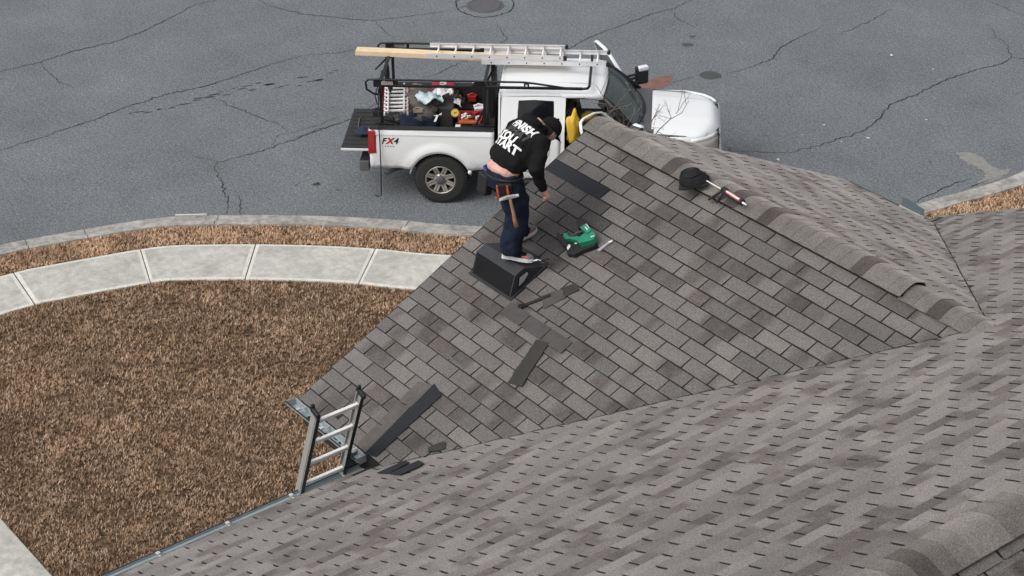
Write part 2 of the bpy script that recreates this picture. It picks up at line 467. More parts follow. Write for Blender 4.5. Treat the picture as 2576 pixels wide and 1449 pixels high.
# sidewalk slabs
walk = empty('sidewalk', kind='structure')
MB().grid([[(*kpt(s, V1 - 0.035), GZ + 0.004) for s in ss], [(*kpt(s, V1 + 0.05), GZ + 0.004) for s in ss], [(*kpt(s, S1 - 0.05), GZ + 0.004) for s in ss]]).build('slab_bed', MT['joint'], walk)
j0 = ks(-12.19 - .78, 2.6 + .9)
def sk(x, y):
    c = [(np.linalg.norm(kpt(s, V1) - np.array([x, y])), s) for s in np.arange(1, al[-1] - 1, 0.05)]
    return min(c)[1]
js = [sk(-13.79, -1.0), sk(-13.19, .97), sk(-12.19, 2.6), sk(-10.76, 4.05)]
js = [js[0] - 2.2 * k for k in (3, 2, 1)] + js + [js[-1] + 2.2 * k for k in range(1, 9)]
for a, b in zip(js[:-1], js[1:]):
    n = 8; z = GZ + 0.03; t = np.linspace(a + 0.011, b - 0.011, n)
    inn = np.linspace(a + 0.075, b - 0.075, n)
    out = [kpt(s, V1) for s in t]; o2 = [kpt(s, V1 + 0.065) for s in inn]; i2 = [kpt(s, S1 - 0.065) for s in inn]; inr = [kpt(s, S1) for s in t]
    m = MB()
    P3 = lambda L, zz: [(p[0], p[1], zz) for p in L]
    m.grid([P3(out, z - 0.004), P3(o2, z + 0.001)], 1); m.grid([P3(i2, z + 0.001), P3(inr, z - 0.004)], 1)
    m.grid([P3(o2, z), P3(i2, z)], 0)
    for L, M2, e in ((out, o2, 0), (out, o2, -1)):
        q = [out[e], o2[e], i2[e], inr[e]]
        m.add([(q[0][0], q[0][1], z - .004), (q[1][0], q[1][1], z + .001), (q[2][0], q[2][1], z + .001), (q[3][0], q[3][1], z - .004)], [(0, 1, 2, 3) if e else (3, 2, 1, 0)], 1)
    m.grid([P3(out, 0.06), P3(out, z - 0.004)], 1); m.grid([P3(inr, z - 0.004), P3(inr, 0.06)], 1)
    for e in (0, -1): m.add([(*out[e], z - .004), (*inr[e], z - .004), (*inr[e], .06), (*out[e], .06)], [(0, 1, 2, 3)], 1)
    m.build('paving_slab', [MT['walk'], MT['walk_edge']], walk)
path = MB().box((-5.0, -5.2, GZ - 0.03), (14, 2.4, 0.12)).build('front_path', MT['walk'], bevel=0.015)
tag(path, kind='structure')

# dead grass: one mass of blades
def inside_strip(P):
    d = np.linalg.norm(P[:, None, :] - kc[None, ::3, :], axis=2); return d
def scatter(n, x0, x1, y0, y1, keep):
    P = np.stack([rng.uniform(x0, x1, n), rng.uniform(y0, y1, n)], 1); return P[keep(P)]
tang = np.gradient(kc, axis=0); tang /= np.linalg.norm(tang, axis=1)[:, None]
def off(P):
    out = np.empty(len(P))
    for i in range(0, len(P), 4000):
        q = P[i:i + 4000]; d = q[:, None, :] - kc[None, ::2, :]; k = np.argmin((d ** 2).sum(2), 1)
        dd = d[np.arange(len(q)), k]; tt = tang[::2][k]; out[i:i + 4000] = dd[:, 0] * tt[:, 1] - dd[:, 1] * tt[:, 0]
    return out / (1 - .09 * np.clip((P[:, 1] - 7) / 4, 0, 1))
def vnoise(P, sc, seed):
    g = np.random.default_rng(seed).random((256, 256)); q_ = P * sc + 1000.0; i_ = np.floor(q_).astype(int); f_ = q_ - i_; f_ = f_ * f_ * (3 - 2 * f_)
    a = i_ % 256; b = (i_ + 1) % 256
    return (g[a[:, 0], a[:, 1]] * (1 - f_[:, 0]) + g[b[:, 0], a[:, 1]] * f_[:, 0]) * (1 - f_[:, 1]) + (g[a[:, 0], b[:, 1]] * (1 - f_[:, 0]) + g[b[:, 0], b[:, 1]] * f_[:, 0]) * f_[:, 1]
def grass(name, P, hs, label=None, mat='blade'):
    P = P[(vnoise(P, 16.0, 3) + .5 * vnoise(P, 5.0, 4)) > (.42 if mat == 'blade' else .25)]
    n = len(P); B = 3; clump = (vnoise(P, 13.0, 5) - .5) * .5 + (vnoise(P, 2.2, 6) - .5) * .22
    a = rng.uniform(0, 2 * np.pi, (n, B)); h = rng.uniform(0.6, 1.25, (n, B)) * hs; w = rng.uniform(0.006, 0.013, (n, B)); ln = rng.uniform(0.25, 1.3, (n, B)) * h
    ca, sa = np.cos(a), np.sin(a)
    base = P[:, None, :] + rng.normal(0, 0.012, (n, B, 2))
    v = np.zeros((n, B, 3, 3))
    v[..., 0, :2] = base + np.stack([-sa * w, ca * w], -1); v[..., 1, :2] = base - np.stack([-sa * w, ca * w], -1)
    v[..., 2, :2] = base + np.stack([ca * ln, sa * ln], -1)
    v[..., 0, 2] = v[..., 1, 2] = GZ - 0.004; v[..., 2, 2] = GZ + h
    me = bpy.data.meshes.new(name); N = n * B
    me.vertices.add(N * 3); me.vertices.foreach_set('co', v.reshape(-1))
    me.loops.add(N * 3); me.loops.foreach_set('vertex_index', np.arange(N * 3, dtype=np.int32))
    me.polygons.add(N); me.polygons.foreach_set('loop_start', np.arange(0, N * 3, 3, dtype=np.int32)); me.polygons.foreach_set('loop_total', np.full(N, 3, np.int32))
    tone = np.clip(clump[:, None, None] * (1 if mat == 'blade' else .6) + rng.normal(0.5, 0.2 if mat == 'blade' else .12, (n, B, 1)) + np.array([-0.22, -0.22, 0.12])[None, None, :], 0, 1)
    at = me.attributes.new('tone', 'FLOAT', 'POINT'); at.data.foreach_set('value', tone.reshape(-1).astype(np.float32))
    me.update(calc_edges=True); me.materials.append(MT[mat])
    return tag(link(name, me), label, 'grass', None, 'stuff')
P = scatter(190000, -14, 1.5, -5.2, 6.0, lambda P: (P[:, 1] > -4.0 + rng.normal(0, .02, len(P))))
o = off(P); grass('lawn_grass', P[(o > S1 - 0.02) & (P[:, 0] < 0.9)], 0.038, 'brown dormant lawn grass between the sidewalk and the house')
P = scatter(300000, -15.2, -3.4, -4.5, 17.5, lambda P: P[:, 0] > -100)
o = off(P); k = (o > KW + 0.005) & (o < V1 - 0.02)
grass('verge_grass', P[k], 0.042, 'tan dormant grass strip between the kerb and the sidewalk', 'blade_verge')
k = (o > S1) & (P[:, 1] > 9); grass('side_lawn_grass', P[k], 0.04, 'brown grass on the far side of the house beyond the sidewalk')

# cracks in the asphalt (dark, jagged, tapering)
def crack(px, w=0.014, name='crack', jit=0.02, z=0.003, taper=True):
    pts = [np.array(gr(x, y)[:2]) for x, y in px]
    fine = []
    for a, b in zip(pts[:-1], pts[1:]):
        n = max(2, int(np.linalg.norm(b - a) / 0.07))
        for i in range(n):
            fine.append(a + (b - a) * i / n + (rng.normal(0, jit, 2) if i else 0))
    fine.append(pts[-1]); N = len(fine); L = []; Rr = []
    for i, p in enumerate(fine):
        t = fine[min(i + 1, N - 1)] - fine[max(i - 1, 0)]; t /= (np.linalg.norm(t) + 1e-9)
        ww = w * 1.2 * rng.uniform(0.45, 1.15) * (0.35 + 0.65 * min(1, 3 * min(i, N - 1 - i) / N + (0 if taper else 1)))
        L.append((p[0] - t[1] * ww, p[1] + t[0] * ww, z)); Rr.append((p[0] + t[1] * ww, p[1] - t[0] * ww, z))
    return MB().grid([L, Rr]).build(name, MT['crack'], road)
CR = [([(-60, 190), (0, 180), (95, 158), (180, 130), (290, 105), (370, 75), (440, 40), (490, 12), (560, -2)], .015),
      ([(620, -20), (680, 15), (760, 35), (860, 46), (940, 52), (1010, 44), (1090, 33), (1150, 22)], .011),
      ([(940, 52), (965, 75), (990, 95)], .008), ([(95, 158), (120, 180), (150, 208), (185, 222)], .009),
      ([(-60, 395), (0, 378), (60, 360), (150, 330), (225, 305), (330, 265), (420, 238), (505, 220), (600, 190), (690, 160), (760, 140)], .015),
      ([(760, 140), (860, 132), (905, 120)], .007), ([(525, 240), (570, 262), (640, 290), (700, 315), (728, 335)], .009),
      ([(480, 390), (510, 398), (548, 408), (640, 385), (720, 358), (800, 330), (880, 300), (945, 262)], .012),
      ([(548, 408), (540, 425), (555, 455), (565, 490), (575, 495), (570, 540)], .012), ([(598, 490), (606, 510), (600, 545)], .010),
      ([(728, 335), (790, 318), (860, 292)], .006), ([(680, 372), (700, 340), (728, 335)], .006), ([(730, 350), (800, 325), (820, 318), (870, 305)], .006),
      ([(1250, 60), (1275, 95), (1255, 115), (1290, 130)], .010), ([(1055, 200), (1090, 190), (1150, 160), (1200, 148)], .008),
      ([(1290, 155), (1420, 130), (1480, 95), (1560, 65), (1640, 35), (1700, 20), (1760, -10)], .012), ([(1690, 25), (1705, 48), (1745, 70)], .008),
      ([(1630, 215), (1700, 205), (1745, 195)], .009), ([(1830, 188), (1900, 165), (1945, 148), (1965, 118), (2010, 95), (2060, 72)], .013),
      ([(2110, 88), (2150, 70), (2200, 48), (2245, 22)], .010), ([(1945, 148), (2000, 150), (2040, 158)], .005),
      ([(1850, 380), (1985, 385), (2100, 355), (2180, 325), (2210, 300), (2240, 262), (2300, 240), (2370, 205), (2440, 180), (2520, 160), (2545, 145), (2535, 115), (2500, 85), (2485, 60)], .014),
      ([(2545, 145), (2600, 150)], .010), ([(2480, 0), (2530, 20), (2576, 40)], .010), ([(2285, 518), (2320, 498), (2400, 462), (2440, 450)], .014), ([(1820, 365), (1850, 385)], .010)]
for pts_, w_ in CR: crack(pts_, w_)

def spot(px, rx, ry, mat, name, z=0.004, seed=0, rough=0.25, a0=0.0, n=22):
    c = gr(*px); r = random.Random(seed); pts = []
    for i in range(n):
        a = 2 * math.pi * i / n; k = 1 + rough * (mnoise.noise(Vector((math.cos(a) * 1.7 + seed, math.sin(a) * 1.7, seed * 3.1))) * 1.6)
        x, y = rx * k * math.cos(a), ry * k * math.sin(a)
        pts.append((c[0] + x * math.cos(a0) - y * math.sin(a0), c[1] + x * math.sin(a0) + y * math.cos(a0), z))
    return MB().add(pts, [tuple(range(n))]).build(name, mat, road)
VIEW = math.atan2(0.793902, 0.607895)           # street direction that runs left to right in the photograph
for i, (x, y, a, b) in enumerate([(797, 464, .07, .05), (745, 466, .03, .02), (775, 440, .03, .015), (850, 478, .05, .015), (690, 455, .02, .012), (360, 60, .03, .015), (800, 460, .03, .03),
                                  (1730, 113, .12, .09), (1742, 92, .07, .05)]):
    spot((x, y), a, b, MT['stain'] if i < 7 else MT['patchdark'], 'oil_stain', seed=i + 3, a0=VIEW)
for i in range(34):
    t = i / 33; x = 330 + t * 510 + random.uniform(-9, 9); y = 288 - t * 113 + random.uniform(-4, 4) + 6 * math.sin(t * 9)
    if random.random() < .25: y += 14
    spot((x, y), random.uniform(.02, .13), random.uniform(.012, .035), MT['stain'], 'oil_stain', seed=i + 40, a0=VIEW + .30, n=12)
for i in range(70):
    spot((random.uniform(0, 2570), random.uniform(0, 520)), random.uniform(.008, .03), random.uniform(.008, .02), MT['stain'] if i % 3 else MT['patchdark'], 'dark_fleck', seed=i + 90, a0=VIEW, n=8, z=0.0035)
spot((1787, 190), .215, .20, MT['patchdark'], 'asphalt_patch', seed=5, a0=VIEW, rough=.12)
MB().add([(*gr(x, y)[:2], .004) for x, y in [(1600, 223), (1630, 203), (1660, 192), (1697, 190), (1690, 200), (1685, 216), (1650, 224)]], [tuple(range(7))]).build('red_paint_mark', MT['redmark'], road)
RES = [(2405, 385), (2440, 383), (2470, 395), (2490, 415), (2520, 428), (2545, 425), (2530, 440), (2495, 456), (2470, 462), (2440, 470), (2475, 450), (2480, 436), (2455, 418), (2425, 405)]
rag = []
for i in range(14):
    p_, q_ = np.array(RES[i]), np.array(RES[(i + 1) % 14])
    for t in np.linspace(0, 1, 8)[:-1]: rag.append(p_ + (q_ - p_) * t + rng.normal(0, 1.0, 2) * (2.2, 1.3))
MB().add([(*gr(x, y)[:2], .004) for x, y in rag], [tuple(range(len(rag)))]).build('cement_residue', MT['patchlight'], road)
for i in range(26): spot((rng.uniform(2395, 2560), rng.uniform(380, 470)), rng.uniform(.01, .05), rng.uniform(.008, .025), MT['patchlight'], 'residue_fleck', seed=300 + i, a0=VIEW - .5, n=9, z=.0036)

# manhole with its cracked asphalt collar
mc = gr(1220, 14)
mh = empty('manhole_cover', T(mc[0], mc[1], 0.0), 'round cast iron manhole cover in the cracked street asphalt', 'manhole')
MB().lathe([(0.34, 0.0), (0.34, 0.012), (0.30, 0.014), (0.0, 0.014)], 36).build('lid', MT['iron'], mh, bevel=0.003)
MB().lathe([(0.41, 0.0), (0.41, 0.008), (0.35, 0.010), (0.35, 0.0)], 36).build('frame_ring', MT['iron'], mh)
crack([(1220 + 73 * math.cos(a), 12 + 31 * math.sin(a)) for a in np.linspace(0, 2 * math.pi, 26)], .016, taper=False)
crack([(1150, 22), (1175, 15), (1195, 10)], .012)

def pebble(x, y, s, col, nm, lab, cat, grp=None):
    c = gr(x, y); m = MB(); m.ball((0, 0, s * .22), (s, s * .6, s * .25), 8, 5)
    m.v = [(a + random.uniform(-.2, .2) * s, b + random.uniform(-.2, .2) * s, max(0, c_)) for a, b, c_ in m.v]
    return tag(m.build(nm, col, None, T(c[0], c[1], .004, random.uniform(0, 6))), lab, cat, grp)
MT['litter'] = plain('pale_litter', (0.55, 0.50, 0.44), .8, var=.2)
for x, y, s in [(2073, 315), (2184, 348), (2243, 140), (1958, 403), (1805, 262), (2117, 357), (2350, 175), (2460, 195), (2140, 330), (2018, 340), (2330, 302)] and [(2073, 315, .03), (2184, 348, .04), (2243, 140, .05), (1958, 403, .05), (1805, 262, .02), (2117, 357, .02), (2347, 175, .025), (2018, 340, .02), (2330, 302, .03)]:
    pebble(x, y, s, MT['litter'], 'litter_scrap', 'small pale scrap of litter lying on the grey street asphalt', 'litter', 'litter scraps on the street')
a = gr(441, 543); b = gr(521, 541)
tag(MB().bar((a[0], a[1], .012), (b[0], b[1], .012), .035, .02).build('wood_strip', plain('weathered_white_strip', (.55, .54, .52), .7)), 'thin pale strip of trim lying on the street along the kerb', 'strip')

# ------------------------------------------------------------------ house
house = empty('house', T(0, 0, 0), 'house with weathered grey three-tab shingle roof and front gable', 'house')
O0 = np.array([2.55697829, -2.54211786, -1.17519352 + ZO])
xc = RC @ (O0 - CAM)
dB = 0.05
OB = onplane(1288 + FPX * xc[0] / xc[2], 724.5 + FPX * xc[1] / xc[2], (-.5, 0, 1), (O0[2] + dB) - .5 * O0[0])
XB, YB, ZB = OB
X0 = XB + 2 * (ZO - ZB)                       # plan position where the valleys meet the gable ridge
XR, XE, YR = -0.17, 0.995, 3.95                # rake of the gable, main eave, rake of the main roof
XM = 7.62; ZM = ZB + (XM - XB) * .5           # main ridge
SE = S0 + 26 * E_                             # slope length ridge to gable eave
YE = SE * COS
MT['tabB'] = shingle_mat('shingle_main', 1, -1, 0, 1, XB, YB)
MT['tabD'] = shingle_mat('shingle_main_back', 1, -1, 0, -1, XM, YB)

def A(u, s, h=0.0): return (u, -s * COS - h * SIN, ZO - s * SIN + h * COS)
def Cc(u, s, h=0.0): return (u, s * COS + h * SIN, ZO - s * SIN + h * COS)
def Bp(b, y, h=0.0): return (XB + b * E_ * COS - h * SIN, y, ZB + b * E_ * SIN + h * COS)
def Dp(s, y, h=0.0): return (XM + s * COS + h * SIN, y, ZM - s * SIN + h * COS)

def tab_shape(x0, x1, y0, y1, r=None, lift=0.0125):
    """tab with butt edge at y0 (down), head at y1; local z is the roof normal"""
    j = (lambda a: r.uniform(-a, a)) if r else (lambda a: 0)
    z = lift + j(.0022)
    t = [(x0 + j(.0015), y0 + j(.002), z + j(.0016)), (x1 + j(.0015), y0 + j(.002), z + j(.0016)), (x1, y1, .001), (x0, y1, .001)]
    b = [(p[0], p[1], -.002) for p in t]
    return t + b
TF = [(0, 1, 2, 3), (4, 5, 1, 0), (5, 6, 2, 1), (7, 4, 0, 3)]
def tab_mesh(name, vs, mats):
    me = bpy.data.meshes.new(name); me.from_pydata(vs, [], TF)
    for m in mats: me.materials.append(m)
    me.polygons.foreach_set('material_index', [0, 1, 1, 1]); me.update(); return me
SG = 0.007
rr = random.Random(11)
full = [tab_mesh('shingle_tab', tab_shape(SG, W_ - SG, -E_, -.0075, rr), [MT['tabA'], MT['edge']]) for _ in range(8)]  # heads stop short so the black deck stands in for shadow under each butt
nA = (0, -SIN, COS)
slopeA = MB().slab([A(XR + .01, -.0), A(X0 + .1, 0), A(X0 + .35 - YE, SE - .02), A(XR + .01, SE - .02)], nA, -.03).build('gable_roof_slope', MT['felt'], house)
miss = []
cntA = 0
for k in range(-2, 26):
    h = .5 if k % 2 else 0.0
    s = S0 + k * E_
    if s + E_ < .10: continue
    for i in range(-2, 18):
        x0, x1 = (i + h) * W_, (i + h + 1) * W_
        sh = 0.0; new = False
        if 3 <= k <= 8 and i + h < 1.9 + (k - 3) * .12 : new = True
        if k == 2 and x1 < 2.05 * W_: continue
        if x1 < XR + .02: continue
        if x0 > X0 - (s + .5 * E_) * COS + .16: continue
        if k == 2 and i == 0: pass
        M = frame(A(x0, s), (1, 0, 0), nA)
        if x0 < XR or max(s, 0.05) != s:
            lx = max(SG, XR - x0); top = min(-.0075, s - .03)
            me = tab_mesh('shingle_tab', tab_shape(lx, W_ - SG, -E_, top, rr), [MT['tabA'], MT['edge']])
        else: me = full[rr.randrange(8)]
        o = link('shingle', me, slopeA, M)
        if new: o.color = (.56, .56, .58, 1)
        else:
            g = rr.uniform(.93, 1.06); o.color = (g, g, g, 1)
        cntA += 1
# starter course drip and rake edge
MB().slab([A(XR - .012, -.0, -.004), A(XR + .02, 0, -.004), A(XR + .02, SE, -.004), A(XR - .012, SE, -.004)], nA, -.03).build('rake_edge', MT['edge'], slopeA)
MB().slab([A(.345, SE - .17, .002), A(.40, SE - .17, .002), A(.40, SE, .002), A(.345, SE, .002)], nA, .004).build('starter_gap', MT['edge'], slopeA)

def field(name, deck, mats, P, courses, ranges, deckname):
    """joined tabs: P(course s0, s1...) real pieces, too many to pick apart"""
    d = deck.build(deckname, MT['felt'], house)
    m = MB(); q = random.Random(5)
    for vs in courses:
        m.add(vs, [(0, 1, 2, 3)], 0); m.add(vs, [(4, 5, 1, 0), (5, 6, 2, 1), (7, 4, 0, 3)], 1)
    o = m.build(name, mats, d); o['kind'] = 'stuff'; return d
def quads(Pf, u0, u1, sl, su, r, gap=SG):
    gap *= 1.4
    """Pf(u, s, h): sl = butt end, su = head end"""
    z = .0105 + r.uniform(-.002, .002); j = lambda a: r.uniform(-a, a)
    t = [Pf(u0 + gap + j(.001), sl, z + j(.0015)), Pf(u1 - gap + j(.001), sl, z + j(.0015)), Pf(u1 - gap, su, .001), Pf(u0 + gap, su, .001)]
    b = [Pf(u0 + gap, sl, -.002), Pf(u1 - gap, sl, -.002), Pf(u1 - gap, su, -.002), Pf(u0 + gap, su, -.002)]
    return t + b
q = random.Random(3)
# back slope of the gable
ct = []
for k in range(-2, 26):
    h = .5 if k % 2 else 0.0; s = S0 + k * E_
    if s + E_ < .10: continue
    for i in range(-2, 18):
        x0, x1 = (i + h) * W_, (i + h + 1) * W_
        if x1 < XR + .02 or x0 > X0 - s * COS + .2: continue
        x0 = max(x0, XR)
        ct.append(quads(lambda u, a, z: Cc(u, a, z), x1, x0, s + E_, max(.06, s - .02), q, -SG))
field('shingle_field', MB().slab([Cc(XR + .01, 0), Cc(X0 + .1, 0), Cc(X0 + .35 - YE, SE - .02), Cc(XR + .01, SE - .02)], (0, SIN, COS), -.03), [MT['tabC'], MT['edge']], None, ct, None, 'gable_back_slope')
# main slope
bt = []; bmin = (XE - XB) / (E_ * COS); bmax = (XM - XB) / (E_ * COS)
YL = -10.0
for b in range(int(math.floor(bmin)), int(bmax) + 1):
    for jx in range(-41, 48):
        if (jx - b) % 2: continue
        y1 = YB - jx * .5 * W_; y0 = y1 - W_
        if y1 < YL or y0 > YR - .02: continue
        y1c = min(y1, YR); xc_ = XB + (b + .5) * E_ * COS
        if min(abs(y0), abs(y1)) < YE and xc_ < X0 - min(abs(y0), abs(y1), abs((y0 + y1) / 2)) - .30: continue
        if min(abs(y0), abs(y1)) < YE - .02 and xc_ < 1.12: continue
        bl = max(b, bmin); bu = min(b + 1.14, bmax - .5)
        if bu <= bl: continue
        bt.append(quads(lambda u, a, z: Bp(a, u, z), y1c, y0, bl, bu, q, -SG))
field('shingle_field', MB().slab([Bp(bmin + .1, YL), Bp(bmin + .1, -YE - .05), Bp((X0 - YE - .1 - XB) / (E_ * COS), -YE + .15), Bp((X0 - XB) / (E_ * COS) - .8, 0), Bp((X0 - YE - .1 - XB) / (E_ * COS), YE - .15), Bp(bmin + .1, YE + .05), Bp(bmin + .1, YR), Bp(bmax, YR), Bp(bmax, YL)], (-SIN, 0, COS), -.03), [MT['tabB'], MT['edge']], None, bt, None, 'main_roof_slope')
dt = []
for k in range(0, 26):
    h = .5 if k % 2 else 0.0; s = .1 + k * E_
    for i in range(-24, 46):
        y1 = YB - (i + h - 20) * W_; y0 = y1 - W_
        if y1 < YL or y0 > YR: continue
        dt.append(quads(lambda u, a, z: Dp(a, u, z), y0, min(y1, YR), s + E_, max(.06, s - .02), q, SG))
field('shingle_field', MB().slab([Dp(0, YL), Dp(0, YR), Dp(3.8, YR), Dp(3.8, YL)], (SIN, 0, COS), -.03), [MT['tabD'], MT['edge']], None, dt, None, 'main_back_slope')

# ridge caps
def cap_mat():
    m = NT('ridge_cap_shingle'); p = m.pos(); oi = m.n('ObjectInfo')
    g1 = m.noise(90, 3, .7, p); g2 = m.noise(5, 3, .6, p)
    col = m.ramp(oi.outputs['Random'], [(0, (.060, .052, .049)), (.12, (.068, .059, .055)), (.22, (.112, .102, .095)), (1, (.165, .152, .142))])
    col = m.mix(1, col, m.ramp(g1, [(.34, .62), (.5, .98), (.68, 1.5)]), 'MULTIPLY'); col = m.mix(1, col, m.ramp(g2, [(.3, .85), (.7, 1.12)]), 'MULTIPLY')
    m.set(Base_Color=col, Roughness=.92, Specular_IOR_Level=.25, Sheen_Weight=.9, Sheen_Roughness=.5, Sheen_Tint=m.mix(1., col, (3.4, 3.4, 3.4), 'MULTIPLY')); m.bump(g1, .5, .004); return m.mat
MT['cap'] = cap_mat()
def cap_mesh(L, hw, lift0, lift1):
    ys = np.linspace(-hw, hw, 13); P = []
    for x, l in ((0, lift0), (L, lift1)):
        P.append([(x, y, l - .5 * (math.sqrt(y * y + .055 ** 2) - .055) - .012) for y in ys])
    m = MB(); m.grid(P, 0, True)
    lo = [[(p[0], p[1], p[2] - .006) for p in r] for r in P]
    m.grid([lo[0], P[0]], 1, True); m.grid([P[1], lo[1]], 1, True)
    m.add([P[0][0], P[1][0], lo[1][0], lo[0][0]], [(0, 1, 2, 3)], 1); m.add([P[1][-1], P[0][-1], lo[0][-1], lo[1][-1]], [(0, 1, 2, 3)], 1)
    me = bpy.data.meshes.new('cap'); me.from_pydata(m.v, [], m.f); me.materials.append(MT['cap']); me.materials.append(MT['edge'])
    me.polygons.foreach_set('material_index', [1 if (k > 25 or (k >= 24 and k < 36)) and hw > 9 else 0 for k in range(len(m.f))])
    me.polygons.foreach_set('use_smooth', [x == 0 for x in m.m]); me.update(); return me
cap_hi = cap_mesh(.165, .175, .030, .0335); cap_lo = cap_mesh(.165, .17, .022, .026)
rcap = empty('ridge_cap', T(0, 0, 0), parent=house)
x = XR - .01; n = 0
while x < X0 - .08:
    hi = x < 3.86
    o = link('cap_shingle', cap_hi if hi else cap_lo, rcap, T(x, 0, ZO + (.022 if hi else 0.0)) @ Matrix.Rotation(rr.uniform(-.006, .006), 4, 'X'))
    x += .143; n += 1
MB().box((1.92, -.135, ZO - .045), (4.14, .02, .05)).box((1.92, .135, ZO - .045), (4.14, .02, .05)).build('ridge_vent', MT['edge'], rcap)
mcap = empty('main_ridge_cap', T(0, 0, 0), parent=house)
y = YR
while y > -8.6:
    link('cap_shingle', cap_lo, mcap, T(XM, y, ZM + .004, RAD(-90)) @ Matrix.Rotation(rr.uniform(-.01, .01), 4, 'X')); y -= .143
# seams in the valleys
for sg in (-1, 1):
    pts = []
    for t in np.linspace(0.03 if sg > 0 else .02, 1.0, 30):
        yy = YE * t; pts.append((X0 - yy - .006 + (rr.uniform(-.006, .006)), sg * yy, ZO - .5 * yy + .010))
    w = .011 if sg > 0 else .006
    MB().grid([[(p[0] - w, p[1], p[2] + .000) for p in pts], [(p[0] + w, p[1], p[2] + .003) for p in pts]]).build('valley_seam', MT['edge'], house)

# walls, fascia, soffit
w = MB().box((4.2, 0, 2.75), (7.2, 6.3, 5.5))
w.slab([(.62, -3.15, 5.4), (.62, 3.15, 5.4), (.62, 0, 6.95)], (1, 0, 0), 3.0)
w.build('gable_wall', MT['siding'], house)
MB().box((8.4, -3.2, 2.7), (14.2, 13.2, 5.4)).build('main_wall', MT['siding'], house)
MB().box((.54, -YE + .03, 5.665), (1.40, .02, .23)).build('fascia', MT['fascia'], house); MB().box((.36, YE - .03, 5.695), (1.02, .02, .17)).build('fascia', MT['fascia'], house)
MB().slab([(.02, -3.50, 5.60), (.62, -3.50, 5.60), (.62, -3.15, 5.60), (.06, -3.15, 5.60)], (0, 0, -1), .16).box((1.12, -3.33, 5.42), (.46, .52, .28)).build('eave_return', MT['fascia'], house, bevel=.05)
MB().box((XR + .03, -1.78, 6.60), (.03, .01, .01)).slab([(XR + .01, -YE + .02, 5.78), (XR + .01, 0, ZO - .06), (XR + .01, YE - .02, 5.78), (XR + .01, YE - .02, 5.62), (XR + .01, 0, ZO - .24), (XR + .01, -YE + .02, 5.62)], (1, 0, 0), .03).build('rake_board', MT['fascia'], house)

# gutters: profile swept along an axis
def gutter(name, a, b, outv, ztop, wdt=.115):
    """a, b: back-edge points; outv: unit vector towards the lip"""
    a = Vector(a); b = Vector(b); o = Vector(outv)
    pf = [(0, 0), (0, -.070), (wdt * .6, -.075), (wdt * .72, -.060), (wdt * .86, -.045), (wdt * .88, -.030), (wdt, -.020), (wdt, 0), (wdt - .008, .002)]
    P = [[p + o * w + Vector((0, 0, ztop + z - p.z)) for p in (a, b)] for w, z in pf]
    g = MB(); g.grid(P)
    for i in (0, 1): g.add([r[i] for r in P[:-1]], [tuple(range(len(P) - 1))])
    g = g.build(name, MT['gutter'], house, solid=.003)
    lip = MB().bar(P[-2][0] + Vector((0, 0, .002)), P[-2][1] + Vector((0, 0, .002)), .008, .014).build('gutter_lip', MT['darkmetal'], g)
    return g
def hanger(g, p, o, wd=.115):
    p = Vector(p); o = Vector(o); s = o.cross(Vector((0, 0, 1)))
    MB().bar(p + o * .005 + Vector((0, 0, -.008)), p + o * (wd - .004) + Vector((0, 0, -.008)), .024, .006).box(p + o * (wd - .025) + Vector((0, 0, .004)), (.035, .035, .014)).build('gutter_hanger', MT['hanger'], g, bevel=.002)
zg = 5.785
gA = gutter('gable_gutter', (-.26, -YE + .015, zg), (.93, -YE + .015, zg), (0, -1, 0), zg)
for x in (-.07, .33, .78): hanger(gA, (x, -YE + .015, zg), (0, -1, 0))
dm = MB()
for i in range(60):
    x = rr.uniform(-.02, .86); dm.ball((x, -YE + .015 - rr.uniform(.02, .07), zg - .095 + rr.uniform(0, .02)), (rr.uniform(.02, .05), rr.uniform(.01, .025), rr.uniform(.008, .02)), 6, 4)
tag(dm.build('gutter_debris', MT['debris'], gA), kind='stuff')
gC = gutter('gable_back_gutter', (1.0, YE - .015, zg - .02), (-.12, YE - .015, zg - .02), (0, 1, 0), zg - .02)
zm = 5.605
gB = gutter('main_gutter', (.985, -3.47, zm), (.985, YL, zm), (-1, 0, 0), zm, .195)
for px_, py_ in [(641 / 1.5652, 2198 / 1.5652), (912 / 1.5652, 2075 / 1.5652), (1162 / 1.5652, 1964 / 1.5652), (1360.7 / 1.5652, 1877 / 1.5652)]:
    p = gr(px_, py_, zm); hanger(gB, (.985, p[1], zm), (-1, 0, 0), .195)
for yy in (-6.2, -6.9, -7.6): hanger(gB, (.985, yy, zm), (-1, 0, 0), .195)
gD = gutter('main_back_gutter', (.905, YR, zm), (.905, 3.47, zm), (-1, 0, 0), zm)
yg = YE + .104; MB().slab([(.66, yg, zg - .03), (.98, yg, zg - .03), (.98, yg, zg + .08), (.72, yg, zg + .115), (.66, yg, zg + .10)], (0, 1, 0), .004).build('splash_guard', MT['guard'], gC)
MB().bar((.64, yg - .012, zg - .012), (1.0, yg - .012, zg - .012), .02, .02).build('guard_flange', MT['hanger'], gC)
